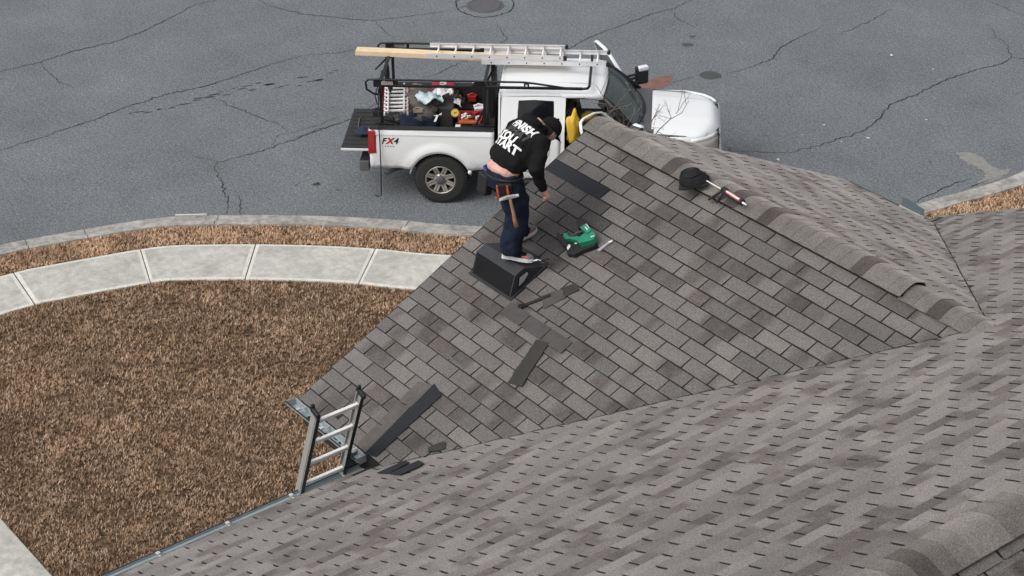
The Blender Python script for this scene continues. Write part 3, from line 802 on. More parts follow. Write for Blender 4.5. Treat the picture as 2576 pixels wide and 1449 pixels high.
for g, sg in ((gB, -1),):
    y0, y1 = sg * 3.71, sg * 3.47
    MB().slab([(.786, y0, zm - .005), (.786, y0, zm + .115), (.786, y0 - sg * .025, zm + .14), (.786, y1, zm + .145), (.786, y1, zm - .005)], (-1, 0, 0), .004).slab([(.786, y1, zm - .005), (.786, y1, zm + .145), (.88, y1 - sg * .05, zm + .16), (.88, y1 - sg * .05, zm + .0)], (0, sg, 0), .004).build('splash_guard', MT['guard'], g)
    MB().bar((.778, y0, zm - .002), (.778, y1, zm - .002), .02, .02).build('guard_flange', MT['hanger'], g)
    MB().ball((.80, y1 + sg * .005, zm - .02), (.02, .022, .022), 8, 6).build('sealant_blob', plain('old_sealant', (.52, .48, .36), .7), g)
# ------------------------------------------------------------------ pickup truck (local x forward, y left, z up; origin on the ground under the rear axle)
def paint():
    m = NT('white_truck_paint'); v = m.obj(); sp = m.n('SeparateXYZ'); m.l(m.pos(), sp.inputs[0])
    n1 = m.noise(5, 5, .7, v); n2 = m.noise(26, 4, .7, v)
    low = m.ramp(sp.outputs[2], [(.0, 1.0), (.62, .75), (.92, .12), (1.0, .0)])
    d = m.math('MULTIPLY', low, m.ramp(n1, [(.40, .0), (.66, .75)]))
    col = m.mix(d, (.76, .78, .79), (.16, .15, .135))
    col = m.mix(m.ramp(n2, [(.62, 0), (.8, .10)]), col, (.30, .29, .27))
    m.set(Base_Color=col, Roughness=.38, Coat_Weight=.2, Coat_Roughness=.1, Specular_IOR_Level=.45); return m.mat
def glass(name, col, alpha):
    m = NT(name); m.set(Base_Color=col, Roughness=.04, Alpha=alpha, Specular_IOR_Level=.6)
    m.set(Roughness=m.ramp(m.noise(3, 3, .6, m.obj()), [(.3, .03), (.7, .09)])); return m.mat
MT['paint'] = paint()
MT['ws'] = glass('windshield_glass', (.085, .115, .115), .62)
MT['tint'] = glass('tinted_glass', (.006, .007, .009), .97)
MT['pane'] = glass('door_glass', (.015, .02, .02), .62)
MT['trim'] = plain('dark_interior_trim', (.020, .020, .021), .7, var=.25)
MT['seat'] = plain('grey_seat_cloth', (.035, .035, .037), .9, var=.3, scale=12)
MT['chrome'] = plain('dull_chrome', (.55, .56, .57), .22, .9, var=.1)
MT['rim'] = plain('machined_wheel', (.42, .40, .36), .38, .65, var=.15)
MT['brake'] = plain('dark_wheel_recess', (.012, .012, .012), .8)
MT['red'] = plain('red_lens', (.30, .006, .008), .2, var=.15, coat=.5)
MT['lamp'] = plain('headlamp_lens', (.42, .40, .36), .15, .1, var=.15, coat=.6)
MT['liner'] = plain('bed_liner', (.022, .022, .024), .8, var=.3, bump=.3)
MT['cowl'] = plain('cowl_plastic', (.085, .090, .10), .6, var=.2, bump=.2)
TRUCK = T(-12.316, 6.663, 0.004, 0.84162)
truck = empty('pickup_truck', TRUCK, 'white crew cab pickup with both front doors open and a black ladder rack', 'truck')
TI = TRUCK.inverted()
WR, HUB = .455, .455
def side_y(z):
    return float(np.interp(z, [.45, .55, .65, .78, 1.05, 1.22, 1.34, 1.42, 1.97, 2.02], [.86, .92, .96, .985, .99, .985, .965, .95, .745, .70]))
def panel(name, x0, x1, zb, zt, sg, arches=(), mat='paint', flare=True, R=.54):
    """curved body side from x0 to x1 with wheel arches cut out"""
    xs = set(np.linspace(x0, x1, max(6, int((x1 - x0) / .06))))
    for ax in arches:
        for a in np.linspace(0, math.pi, 25): 
            q_ = ax + R * math.cos(a)
            if x0 < q_ < x1: xs.add(q_)
    xs = sorted(xs); P = []
    ztf = zt if callable(zt) else (lambda x: zt)
    for x in xs:
        lo = zb
        for ax in arches:
            if abs(x - ax) < R: lo = max(lo, HUB + math.sqrt(max(0, R * R - (x - ax) ** 2)))
        col = []
        for t in np.linspace(0, 1, 12):
            z = lo + (ztf(x) - lo) * t; y = side_y(z)
            if flare:
                for ax in arches:
                    r = math.hypot(x - ax, (z - HUB)); 
                    if r < .74: y += .040 * (0.5 + .5 * math.cos(math.pi * max(0, r - .58) / .16)) if r > .58 else .040
            if name == 'fender' and x > 4.2: y -= .27 * ((x - 4.2) / .4) ** 2
            col.append((x, sg * y, z))
        P.append(col)
    m = MB().grid(P, 0, sg < 0)
    if arches:                                   # rolled lip of each arch
        for ax in arches:
            ring = [[(ax + rr_ * math.cos(a), sg * (side_y(HUB + rr_ * math.sin(a)) + .040 - d_), HUB + rr_ * math.sin(a)) for a in np.linspace(.16, math.pi - .16, 24)] for rr_, d_ in ((R + .003, .0), (R - .02, .02), (R - .02, .14))]
            m.grid(ring, 0, sg > 0)
    return m.build(name, MT[mat], truck, smooth=True, solid=.012)
for sg in (-1, 1):
    bs = panel('bed_side', -1.215, .945, .66, 1.40, sg, (0,))
    MB().box((-.135, sg * .915, 1.405), (2.15, .11, .035)).build('rail_cap', MT['black'], bs, bevel=.01)
    MB().bar((-1.2, sg * .9895, 1.31), (.93, sg * .9895, 1.31), .004, .012, (0, 1, 0)).build('body_crease', MT['paint'], bs)
    for zz, rr_ in ((1.0, 0),):
        MB().slab([(-1.225, sg * .80, .94), (-1.225, sg * .995, .94), (-1.10, sg * 1.0, .96), (-1.09, sg * .985, 1.30), (-1.13, sg * .96, 1.38), (-1.225, sg * .94, 1.38), (-1.225, sg * .82, 1.38)], (-1, 0, 0), .012).box((-1.165, sg * .978, 1.16), (.115, .05, .42)).build('tail_lamp', MT['red'], bs, bevel=.012)
    panel('fender', 3.235, 4.60, .62, lambda x: 1.36 - .05 * max(0, (x - 4.2)) ** 1.0, sg, (3.967,))
    panel('rear_door', 1.055, 2.075, .60, 1.40, sg)
    MB().box((2.1, sg * .90, .57), (2.2, .10, .14)).build('rocker', MT['paint'], truck, bevel=.03)
    MB().bar((1.15, sg * 1.02, .48), (3.1, sg * 1.02, .48), .10, .045).build('running_board', MT['black'], truck, bevel=.015)
# bed inside
b = MB().box((-.13, 0, .90), (2.12, 1.66, .03)).box((.905, 0, 1.14), (.03, 1.75, .5))
for sg in (-1, 1): b.box((-.13, sg * .85, 1.15), (2.12, .03, .50)).box((0, sg * .70, 1.0), (1.0, .30, .22))
b.build('bed_liner', MT['liner'], truck, bevel=.02)
tg = MB().box((-1.485, 0, .915), (.53, 1.60, .055)).build('tailgate', MT['paint'], truck, bevel=.015)
MB().box((-1.48, 0, .9455), (.525, 1.59, .012)).build('tailgate_liner', MT['liner'], tg)
for i in range(9): MB().box((-1.48, -.64 + .16 * i, .955), (.42, .05, .012)).build('liner_rib', MT['liner'], tg)
rb = MB().box((-1.33, 0, .66), (.16, 1.86, .18)).box((-1.33, 0, .755), (.15, 1.0, .012)).build('rear_bumper', MT['iron'], truck, bevel=.035)
MB().box((-1.335, 0, .757), (.15, 1.75, .012)).build('bumper_step', MT['black'], rb)
# under-body
MB().box((1.9, 0, .60), (5.9, 1.15, .22)).box((2.2, 0, .80), (2.6, 1.7, .20)).tube([(0, -.75, HUB), (0, .75, HUB)], .07).tube([(3.967, -.75, HUB), (3.967, .75, HUB)], .06).ball((0, .05, HUB), .17).box((0, 0, .80), (1.2, 1.6, .12)).box((3.967, 0, .85), (1.15, 1.6, .2)).build('chassis', MT['brake'], truck)
MB().tube([(-.6, -.55, .50), (-.85, -.66, .48), (-.98, -.80, .46)], .04, 10).build('exhaust_pipe', MT['iron'], truck, smooth=True)
# wheels
def wheel(x, sg):
    M = T(x, sg * .86, HUB, 0, RAD(90) * (1 if sg < 0 else -1))
    w = empty('wheel', M, parent=truck)
    pr = [(.235, -.13), (.30, -.14), (.40, -.135), (.44, -.115), (.455, -.08), (.455, .08), (.44, .115), (.40, .135), (.30, .14), (.235, .13)]
    ty = MB().lathe(pr, 48, closed=True)
    for k in range(48):
        a = 2 * math.pi * k / 48
        for s_ in (-1, 1): ty.box((.455 * math.cos(a + s_ * .03), .455 * math.sin(a + s_ * .03), s_ * .075), (.022, .032, .07), Matrix.Rotation(a, 3, 'Z'))
    ty.build('tyre', MT['rubber'], w, smooth=False)
    ri = MB().lathe([(.262, .12), (.268, .135), (.255, .14), (.240, .128), (.228, .07), (.225, -.1)], 40, closed=None)
    for k in range(8):
        a = 2 * math.pi * (k + .5) / 8; R3 = Matrix.Rotation(a, 3, 'Z')
        for s_ in (-1, 1):
            d1 = R3 @ Vector((.085, s_ * .028, .085)); d2 = R3 @ Vector((.245, s_ * .024, .118))
            ri.bar(d1, d2, .030, .04, (0, 0, 1))
        ri.bar(R3 @ Vector((.09, 0, .070)), R3 @ Vector((.245, 0, .105)), .05, .03)
    ri.lathe([(.115, .06), (.11, .10), (.085, .118), (.0, .122)], 24)
    ri.build('rim', MT['rim'], w, bevel=.004)
    MB().lathe([(.082, .115), (.078, .138), (.055, .152), (0, .154)], 24).build('hub_cap', MT['iron'], w, smooth=True)
    for k in range(8):
        a = 2 * math.pi * k / 8; MB().lathe([(.011, .1), (.011, .128), (0, .130)], 6, Matrix.Translation((.098 * math.cos(a), .098 * math.sin(a), 0))).build('lug_nut', MT['chrome'], w)
    MB().lathe([(.226, -.1), (.226, -.02), (.0, -.02)], 32).build('wheel_well_disc', MT['brake'], w)
for x_ in (0, 3.967):
    for sg in (-1, 1): wheel(x_, sg)
# hood
P = []
for x in list(np.linspace(3.63, 4.62, 16)) + [4.68, 4.73, 4.765, 4.785, 4.795]:
    row = []
    for y in np.linspace(-.90, .90, 31):
        t = (x - 3.5) / 1.3; e = abs(y) / .90
        z = 1.485 - .085 * t ** 1.6 - .095 * e ** 5 - .016 * e ** 2
        d = 1 / (1 + math.exp((abs(y) - (.50 - .10 * t)) / .018)); z += .020 * d * min(1, (x - 3.5) / .1)
        xf = x - .42 * e ** 4 * min(1, max(0, t - .25) / .75) ** 2
        if x > 4.62: z -= ((x - 4.62) / .175) ** 2.2 * .13
        row.append((xf, y, z))
    P.append(row)
hd = MB().grid(P, 0, True).build('hood', MT['paint'], truck, smooth=True, solid=.02)
for sg in (-1, 1): MB().bar((3.54, sg * .905, 1.392), (4.22, sg * .905, 1.352), .008, .008).build('panel_gap', MT['black'], hd)
MB().slab([(3.30, -.88, 1.37), (3.66, -.88, 1.36), (3.69, 0, 1.40), (3.66, .88, 1.36), (3.30, .88, 1.37)], (0, 0, 1), .06).build('cowl', MT['cowl'], truck, bevel=.02)
for y0_, y1_ in ((-.62, .02), (.0, .62)):
    MB().bar((3.47, y0_, 1.475), (3.36, y1_ - .1, 1.50), .02, .015).build('wiper', MT['black'], truck)
# front end
gr_ = MB().box((4.74, 0, 1.07), (.10, 1.22, .44)).build('grille', MT['trim'], truck, bevel=.03)
for z in (.93, 1.07, 1.21): MB().box((4.80, 0, z), (.03, 1.18, .05)).build('grille_bar', MT['chrome'], gr_, bevel=.01)
MB().box((4.80, 0, 1.275), (.035, 1.20, .03)).box((4.80, 0, .85), (.035, 1.2, .03)).build('grille_frame', MT['chrome'], gr_, bevel=.01)
for sg in (-1, 1):
    MB().slab([(4.79, sg * .66, .84), (4.79, sg * .66, 1.29), (4.66, sg * .90, 1.27), (4.52, sg * .99, 1.20), (4.52, sg * 1.0, .92), (4.66, sg * .95, .86)], (0, 0, 1), .001)
    h_ = MB().grid([[(4.74, sg * .62, z), (4.66, sg * .76, z), (4.55, sg * .86, z), (4.44, sg * .925, z), (4.30, sg * .985, z)] for z in (.86, 1.0, 1.15, 1.26)], 0, sg > 0)
    h_.build('headlight', MT['lamp'], truck, smooth=True, solid=.04)
    MB().grid([[(4.73, sg * .62, z), (4.65, sg * .76, z), (4.54, sg * .86, z), (4.43, sg * .92, z), (4.30, sg * .98, z)] for z in (1.265, 1.33)], 0, sg > 0).build('headlight_brow', MT['paint'], truck, smooth=True, solid=.03)
MB().box((4.78, 0, .62), (.22, 1.62, .28)).build('front_bumper', MT['chrome'], truck, bevel=.07, seg=3)
# cab
P = []
for x in np.linspace(1.05, 2.86, 16):
    t = (x - 1.05) / 1.81
    zc = 2.045 + .03 * math.sin(math.pi * min(1, t * 1.1)) - .02 * t ** 4; row = []
    for y in np.linspace(-.76, .76, 19):
        e = abs(y) / .76; row.append((x + (.0 if t < .9 else -.07 * e ** 2 * (t - .9) * 10), y, zc - .022 * e ** 2 - .055 * e ** 10))
    P.append(row)
rf = MB().grid(P, 0, True).build('cab_roof', MT['paint'], truck, smooth=True, solid=.03)
for yy in (-.36, .36): MB().bar((1.2, yy, 2.066), (2.6, yy, 2.072), .03, .006).build('roof_rib', MT['paint'], rf)
MB().box((1.085, 0, 2.02), (.05, .30, .03)).build('brake_light', MT['red'], rf, bevel=.008)
cb = MB()
cb.add([(1.045, -.95, .62), (1.045, .95, .62), (1.045, .96, 1.36), (1.045, -.96, 1.36)], [(0, 1, 2, 3)])
for a_, b_ in ((-.96, -.62), (.62, .96)):
    cb.add([(1.045, a_, 1.36), (1.045, b_, 1.36), (1.05, b_ * .79, 2.01), (1.05, a_ * .79, 2.01)], [(0, 1, 2, 3)])
cb.add([(1.045, -.62, 1.36), (1.045, .62, 1.36), (1.045, .60, 1.45), (1.045, -.60, 1.45)], [(0, 1, 2, 3)])
cb.add([(1.05, -.50, 1.92), (1.05, .50, 1.92), (1.05, .50, 2.03), (1.05, -.50, 2.03)], [(0, 1, 2, 3)])
cb.build('cab_back', MT['paint'], truck, solid=.03)
MB().add([(1.05, -.62, 1.42), (1.05, .62, 1.42), (1.055, .50, 1.95), (1.055, -.50, 1.95)], [(0, 1, 2, 3)]).build('rear_window', MT['tint'], truck, solid=.01)
def sp(x, z, sg, d=0.0): return (x, sg * (side_y(z) + d), z)
def ring_frame(out, inn, sg, d=0.0, d2=0.0):
    n = len(out); m = MB()
    m.add([sp(*p, sg, d) for p in out] + [sp(*p, sg, d2) for p in inn], [(i, (i + 1) % n, n + (i + 1) % n, n + i) for i in range(n)]); return m
for sg in (-1, 1):
    o_ = [(1.055, 1.40), (2.075, 1.40), (2.085, 1.70), (2.09, 1.97), (1.58, 1.985), (1.07, 1.97), (1.06, 1.70)]
    i_ = [(1.34, 1.46), (1.96, 1.46), (1.97, 1.70), (1.965, 1.90), (1.64, 1.915), (1.36, 1.90), (1.345, 1.70)]
    fr = ring_frame(o_, i_, sg).build('rear_door_frame', MT['paint'], truck, solid=.03)
    ring_frame(i_, [(1.65 + (x - 1.65) * .97, 1.68 + (z - 1.68) * .95) for x, z in i_], sg, -.004, -.012).build('window_seal', MT['black'], fr)
    MB().add([sp(x, z, sg, -.012) for x, z in i_], [tuple(range(7))]).build('window', MT['tint'], fr)
    MB().bar(sp(1.32, 1.25, sg, .02), sp(1.12, 1.25, sg, .02), .02, .035).build('door_handle', MT['paint'], truck, bevel=.008)
    # pillars and door opening
    MB().add([sp(2.08, .62, sg), sp(2.15, .62, sg), sp(2.15, 1.0, sg), sp(2.15, 1.40, sg), sp(2.165, 1.97, sg), sp(2.09, 1.97, sg), sp(2.08, 1.40, sg), sp(2.08, 1.0, sg)], [(0, 1, 2, 7), (7, 2, 3, 6), (6, 3, 4, 5)]).build('centre_pillar', MT['paint'], truck, solid=.06)
    MB().tube([(2.10, sg * .735, 1.99), (2.60, sg * .735, 1.99), (2.80, sg * .73, 1.96)], [(.03, .045)] * 3, 8).build('roof_side_rail', MT['paint'], truck, smooth=True)
    MB().tube([(2.80, sg * .73, 1.955), (3.02, sg * .80, 1.76), (3.40, sg * .88, 1.41)], [(.03, .042)] * 3, 8).build('front_pillar', MT['black'], truck, smooth=True)
    MB().tube([(2.15, sg * .715, 1.955), (2.62, sg * .715, 1.95), (2.80, sg * .70, 1.905), (3.0, sg * .80, 1.70), (3.26, sg * .88, 1.41), (3.24, sg * .90, .75)], .028, 6).build('door_seal', MT['black'], truck)
    MB().bar((1.06, sg * .742, 1.985), (2.62, sg * .742, 1.985), .012, .012).build('drip_rail', MT['paint'], truck)
# glass and interior
P = []
for t in np.linspace(0, 1, 9):
    row = []
    for y in np.linspace(-1, 1, 13):
        xb_ = 3.50 - .17 * y * y; xt = 2.875 - .08 * y * y; zb_ = 1.445 - .02 * y * y; zt = 2.02 - .05 * y * y
        bow = .03 * math.sin(math.pi * t)
        row.append((xb_ + (xt - xb_) * t + bow, y * (.80 - .115 * t), zb_ + (zt - zb_) * t + bow))
    P.append(row)
ws = MB().grid(P).build('windshield', MT['ws'], truck, smooth=True)
e0 = P[0] + [r[-1] for r in P] + P[-1][::-1] + [r[0] for r in P[::-1]]
MB().tube(e0, .016, 6).build('windshield_seal', MT['black'], ws)
MB().box((2.2, 0, .80), (2.2, 1.74, .05)).box((3.22, 0, 1.24), (.42, 1.66, .32)).box((3.30, 0, 1.0), (.2, 1.7, .5)).box((2.72, 0, 1.0), (.8, .30, .35)).build('dashboard', MT['trim'], truck, bevel=.05)
for yy in (-.42, .42):
    MB().box((2.52, yy, 1.03), (.52, .52, .18)).box((2.24, yy, 1.38), (.16, .50, .62), Matrix.Rotation(-.22, 3, 'Y')).box((2.13, yy, 1.77), (.09, .26, .17), Matrix.Rotation(-.15, 3, 'Y')).build('front_seat', MT['seat'], truck, bevel=.05)
MB().box((1.52, 0, 1.02), (.50, 1.5, .18)).box((1.20, 0, 1.38), (.14, 1.5, .6), Matrix.Rotation(-.15, 3, 'Y')).build('rear_seat', MT['seat'], truck, bevel=.05)
sw = [(0.19 * math.cos(a), .19 * math.sin(a), 0) for a in np.linspace(0, 2 * math.pi, 25)]
Ms = Matrix.Translation((2.88, .42, 1.36)) @ Matrix.Rotation(RAD(-62), 4, 'Y')
MB().tube([Ms @ Vector(p) for p in sw], .016, 8).tube([Ms @ Vector((-.19, 0, 0)), Ms @ Vector((.19, 0, 0))], .018, 6).tube([Ms @ Vector((0, 0, 0)), Ms @ Vector((0, 0, -.2))], .03, 6).build('steering_wheel', MT['trim'], truck, smooth=True)
MB().box((2.96, 0, 1.88), (.03, .26, .07)).build('rear_view_mirror', MT['black'], truck, bevel=.01)

# open front doors with tow mirrors (local: hinge at origin, door runs to -x when shut)
def front_door(sg, ang):
    Mh = T(3.215, sg * .975, 0, sg * -ang if sg > 0 else ang)
    d = empty('front_door', Mh, parent=truck)
    hy = .975
    def dp(x, z, dd=0.0): return (x, sg * (side_y(z) - hy + dd), z)
    zs = np.linspace(.62, 1.40, 12)
    MB().grid([[dp(x, z) for z in zs] for x in np.linspace(-1.055, -.01, 8)], 0, sg > 0).build('door_skin', MT['paint'], d, smooth=True, solid=.01)
    MB().grid([[dp(x, z, -.10) for z in zs] for x in np.linspace(-1.05, -.02, 6)], 0, sg < 0).build('door_card', MT['trim'], d, solid=.01)
    for x_ in (-1.055, -.01):
        MB().grid([[dp(x_, z, .0) for z in zs], [dp(x_, z, -.10) for z in zs]]).build('door_edge', MT['paint'], d)
    MB().grid([[dp(x, 1.40, 0) for x in np.linspace(-1.055, -.01, 4)], [dp(x, 1.40, -.10) for x in np.linspace(-1.055, -.01, 4)]]).build('door_sill', MT['trim'], d)
    fr = MB().tube([dp(-1.03, 1.38), dp(-1.035, 1.80), dp(-1.0, 1.93), dp(-.90, 1.965), dp(-.62, 1.96), dp(-.45, 1.915), dp(-.22, 1.70), dp(.0, 1.46), dp(.05, 1.40)], [(.034, .018)] * 9, 8).build('door_window_frame', MT['paint'], d, smooth=True)
    MB().add([dp(-1.0, 1.40, -.02), dp(-1.0, 1.90, -.02), dp(-.62, 1.92, -.02), dp(-.45, 1.88, -.02), dp(-.22, 1.67, -.02), dp(0, 1.43, -.02)], [tuple(range(6))]).build('door_window', MT['pane'], d)
    MB().bar(dp(-.97, 1.24, .02), dp(-.77, 1.24, .02), .02, .035).build('door_handle', MT['paint'], d, bevel=.008)
    MB().box(dp(-.55, 1.08, -.13), (.6, .06, .05)).build('arm_rest', MT['seat'], d, bevel=.015)
    mi = MB().box((-.13, sg * .30, 1.53), (.12, .24, .34)).build('mirror_shell', MT['black'], d, bevel=.035, seg=3)
    MB().box((-.105, sg * .31, 1.665), (.11, .20, .09)).build('mirror_cap', MT['paint'], mi, bevel=.03, seg=3)
    MB().bar((-.12, sg * -.01, 1.47), (-.12, sg * .2, 1.50), .05, .035).bar((-.12, sg * -.01, 1.55), (-.12, sg * .2, 1.56), .05, .035).build('mirror_arm', MT['black'], mi, bevel=.01)
    MB().box((-.192, sg * .30, 1.55), (.006, .19, .26)).build('mirror_glass', MT['chrome'], mi)
    return d
dn = front_door(-1, RAD(54))
df = front_door(1, RAD(63))

# FX4 decal on the bed side and lettering on the rear door
def decal(txt, size, x, z, mat, sg=-1, offset=.004, shear=.3, d=.004, flip=False, space=1.0):
    me = text_mesh(txt, size, offset, 0, shear, 1, space)
    for v in me.vertices:
        zz = z + v.co.y; v.co = Vector((x + v.co.x, sg * (side_y(zz) + .006), zz))
    me.materials.append(mat); return link('decal', me, truck)
MT['ink'] = plain('black_decal', (.012, .012, .014), .4); MT['redink'] = plain('red_decal', (.42, .02, .02), .4)
decal('F', .15, -.965, 1.185, MT['ink']); decal('X', .15, -.86, 1.185, MT['redink'], offset=.008); decal('4', .15, -.755, 1.185, MT['ink'])
for i in range(4): MB().box((-.93 + i * .045, -(side_y(1.09) + .005), 1.09), (.022, .003, .012)).build('decal', MT['ink'], truck)
decal('7', .13, 1.98, .74, MT['ink'], shear=0); 

# ladder rack: rails, posts, crossbars in black steel
rack = empty('ladder_rack', T(0, 0, 0), parent=truck)
ZT, ZL = 2.245, 2.135
for sg in (-1, 1):
    y = sg * .785
    MB().tube([(-1.03, y, ZL - .17), (-1.13, y, ZL - .15), (-1.24, y, ZL - .07), (-1.25, y, ZT - .05), (-1.20, y, ZT), (-1.0, y, ZT), (1.45, y, ZT), (1.65, y, ZT - .02), (2.25, y, ZL + .005), (2.45, y * .97, ZL)], .019, 8).build('upper_rail', MT['blacksteel'], rack, smooth=True)
    MB().bar((-1.12, y, ZL), (2.45, y * .97, ZL), .045, .045).build('lower_rail', MT['blacksteel'], rack, bevel=.008)
    MB().bar((-1.0, y, 1.41), (-1.0, y, ZL), .05, .05).box((-1.0, y, 1.43), (.22, .08, .03)).build('rear_post', MT['blacksteel'], rack, bevel=.006)
    MB().bar((.78, y, 1.41), (.78, y, ZL), .06, .05).bar((.62, y, 1.43), (.78, y, 1.75), .035, .035).box((.75, y, 1.43), (.34, .08, .03)).build('front_post', MT['blacksteel'], rack, bevel=.006)
    for px0, wx in ((-1.05, .14), (-.72, .05)): MB().box((px0, y, (ZT + ZL) / 2), (wx, .03, .12)).build('rail_plate', MT['blacksteel'], rack, bevel=.01)
    MB().box((-.88, y + sg * .02, (ZT + ZL) / 2), (.20, .012, .06)).build('maker_plate', plain('scuffed_plate', (.30, .27, .26), .5, .2, var=.3, scale=20), rack)
    MB().slab([(.62, y - .012, ZT - .01), (.80, y - .012, ZT - .01), (.74, y - .012, ZL), (.55, y - .012, ZL)], (0, 1, 0), .024).box((1.50, y, (ZT + ZL) / 2), (.09, .03, .12)).build('gusset', MT['blacksteel'], rack)
    MB().tube([(1.50, y - .018, (ZT + ZL) / 2), (1.50, y + .018, (ZT + ZL) / 2)], .022, 12).build('plate_hole', MT['alu'], rack)
for x in (-1.0, .78): MB().bar((x, -.785, ZL + .045), (x, .785, ZL + .045), .05, .05).build('crossbar', MT['blacksteel'], rack, bevel=.008)
MB().tube([(2.45, -.765, ZL), (2.53, -.745, ZL), (2.56, -.68, ZL + .01), (2.56, .68, ZL + .01), (2.53, .745, ZL), (2.45, .765, ZL)], .024, 8).build('front_crossbar', MT['blacksteel'], rack, smooth=True)
cg = MB().slab([(.84, -.45, 1.40), (.84, .55, 1.40), (.84, .50, 1.98), (.84, -.35, 1.98)], (1, 0, 0), .05).bar((.82, -.72, 1.4), (.82, -.45, 2.12), .06, .06).bar((.82, .72, 1.4), (.82, .5, 2.12), .06, .06).build('cab_guard', MT['blacksteel'], rack, bevel=.02)
# strap hanging from the rear post
st = MB().tube([(-1.03, -.83, 2.10), (-1.03, -1.0, 1.45), (-1.02, -1.035, 1.0), (-1.03, -1.035, .55), (-1.045, -1.03, .16), (-1.10, -1.03, .13), (-1.16, -1.03, .15)], .011, 6).build('tie_down_strap', MT['black'], None, TRUCK)
tag(st, 'thin black tie-down strap hanging from the rack past the bed side', 'strap')

# cargo on the rack
def tw(v): return TRUCK @ Vector(v)
def onT(x, y, z):
    p = gr(x, y, z + .004); return TI @ Vector(p)
def aladder(name, x0, x1, yc, z, wd, n, label, extra=0.0):
    r = empty(name, TRUCK @ T(x0, yc, z), label, 'ladder')
    L = x1 - x0
    for sg in (-1, 1):
        MB().box((L / 2, sg * wd / 2, 0), (L, .012, .075)).box((L / 2, sg * (wd / 2 - .012), .034), (L, .03, .007)).box((L / 2, sg * (wd / 2 - .012), -.034), (L, .03, .007)).build('side_rail', MT['alu'], r)
        MB().box((L + .01, sg * wd / 2, 0), (.06, .03, .09)).build('end_cap', MT['black'], r, bevel=.01)
    for i in range(n):
        x = .17 + .305 * i
        if x < L: MB().tube([(x, -wd / 2, .0), (x, wd / 2, 0)], .017, 8).build('rung', MT['rung'], r, smooth=True)
    for i in range(n):
        x = .17 + .305 * i
        if x < L: MB().tube([(x, -wd / 2 - .012, 0), (x, -wd / 2 - .004, 0)], .013, 8).build('rung_end', MT['black'], r)
    return r
def px2T(N, z): return onT(N[0] / 1.5652, N[1] / 1.5652, z)
zt_ = 2.36
f0 = px2T((1690, 188), zt_); f1 = px2T((2224, 217), zt_)
yc_ = (f0.y + f1.y) / 2
ladF = aladder('extension_ladder', f0.x, f1.x, yc_, zt_, .49, 9, 'bright aluminium ladder lying on the truck rack over the lumber')
b1 = px2T((2392, 238), zt_ - .09)
ladB = aladder('extension_ladder', f0.x + .95, b1.x, yc_ - .02, zt_ - .085, .52, 9, 'longer aluminium ladder section under the other ladder reaching over the windshield')
l0 = px2T((1403, 198), 2.235); l1 = px2T((2229, 235), 2.235)
lm = MB().box(((l0.x + l1.x) / 2, (l0.y + l1.y) / 2 - .02, 2.23), (l1.x - l0.x, .19, .085), Matrix.Rotation(math.atan2(l1.y - l0.y, l1.x - l0.x), 3, 'Z')).build('lumber_board', MT['lumber'], None, TRUCK, bevel=.004)
tag(lm, 'long pale pine board strapped on the far side of the truck rack', 'lumber')
bg_ = MB().ball((-1.02, l0.y - .30, 1.95), (.05, .07, .24), 8, 6).ball((-.98, l0.y - .26, 1.70), (.05, .05, .14), 8, 6).tube([(-1.05, l0.y - .06, 2.12), (-1.22, l0.y - .32, 2.02)], .018, 6).tube([(-1.1, l0.y - .3, 2.0), (-1.22, l0.y - .5, 1.6), (-1.18, l0.y - .55, 1.45)], .012, 6).build('bundled_straps', MT['black'], None, TRUCK, smooth=True)
tag(bg_, 'bundle of black ratchet straps tied to the far rack post', 'straps')

# ---- loose load in the bed
def bz(x, y, z):
    """bed point under a pixel of the bed close-up (origin 1380,140, 3.623 per pixel)"""
    return px2T((1380 + x / 3.623, 140 + y / 3.623), z)
def crumple(name, c, d, mat, label, cat, amp=.25, seed=1, res=3, M=None, sc=3.0):
    m = MB().ball((0, 0, 0), (1, 1, 1), 24, 14)
    out = []
    for v in m.v:
        p = Vector(v); k = 1 + amp * mnoise.noise(p * sc * .5 + Vector((seed, seed * 2, 0))) + amp * .5 * mnoise.noise(p * sc + Vector((0, seed, 3)))
        q_ = Vector((p.x * d[0], p.y * d[1], p.z * d[2])) * k
        if q_.z < -d[2] * .6: q_.z = -d[2] * .6
        out.append(q_)
    m.v = [tuple(q_) for q_ in out]
    o = m.build(name, mat, None, TRUCK @ Matrix.Translation(c) @ (M or Matrix.Identity(4)), smooth=True)
    return tag(o, label, cat)
def sheet(name, c, lx, ly, mat, label, cat, amp=.05, seed=1, rz=0., n=14, tilt=0., droop=.3):
    P = []
    for i in range(n):
        row = []
        for j in range(n):
            x = (i / (n - 1) - .5) * lx; y = (j / (n - 1) - .5) * ly
            z = amp * (mnoise.noise(Vector((x * 9 + seed, y * 9, seed))) + .6 * abs(mnoise.noise(Vector((x * 17, y * 15 + seed, 2))))) * 2 - droop * (x * x + y * y)
            row.append((x + amp * .6 * mnoise.noise(Vector((y * 8, seed, x))), y + amp * .6 * mnoise.noise(Vector((x * 8, y, seed))), z))
        P.append(row)
    o = MB().grid(P).build(name, mat, None, TRUCK @ T(c[0], c[1], c[2], rz, tilt), smooth=True, solid=.002)
    return tag(o, label, cat)
MT['taupe'] = plain('taupe_tarp', (.125, .115, .10), .85, var=.3, scale=7, bump=.4, bscale=20)
MT['tan'] = plain('tan_cardboard', (.34, .28, .22), .8, var=.2)
MT['navy'] = plain('navy_cloth', (.012, .022, .045), .9, var=.3, bump=.3, bscale=40)
MT['paleblue'] = plain('pale_blue_plastic', (.50, .62, .66), .5, var=.15)
MT['white'] = plain('white_plastic', (.72, .72, .72), .5, var=.08)
MT['redp'] = plain('red_plastic', (.42, .025, .02), .45, var=.2)
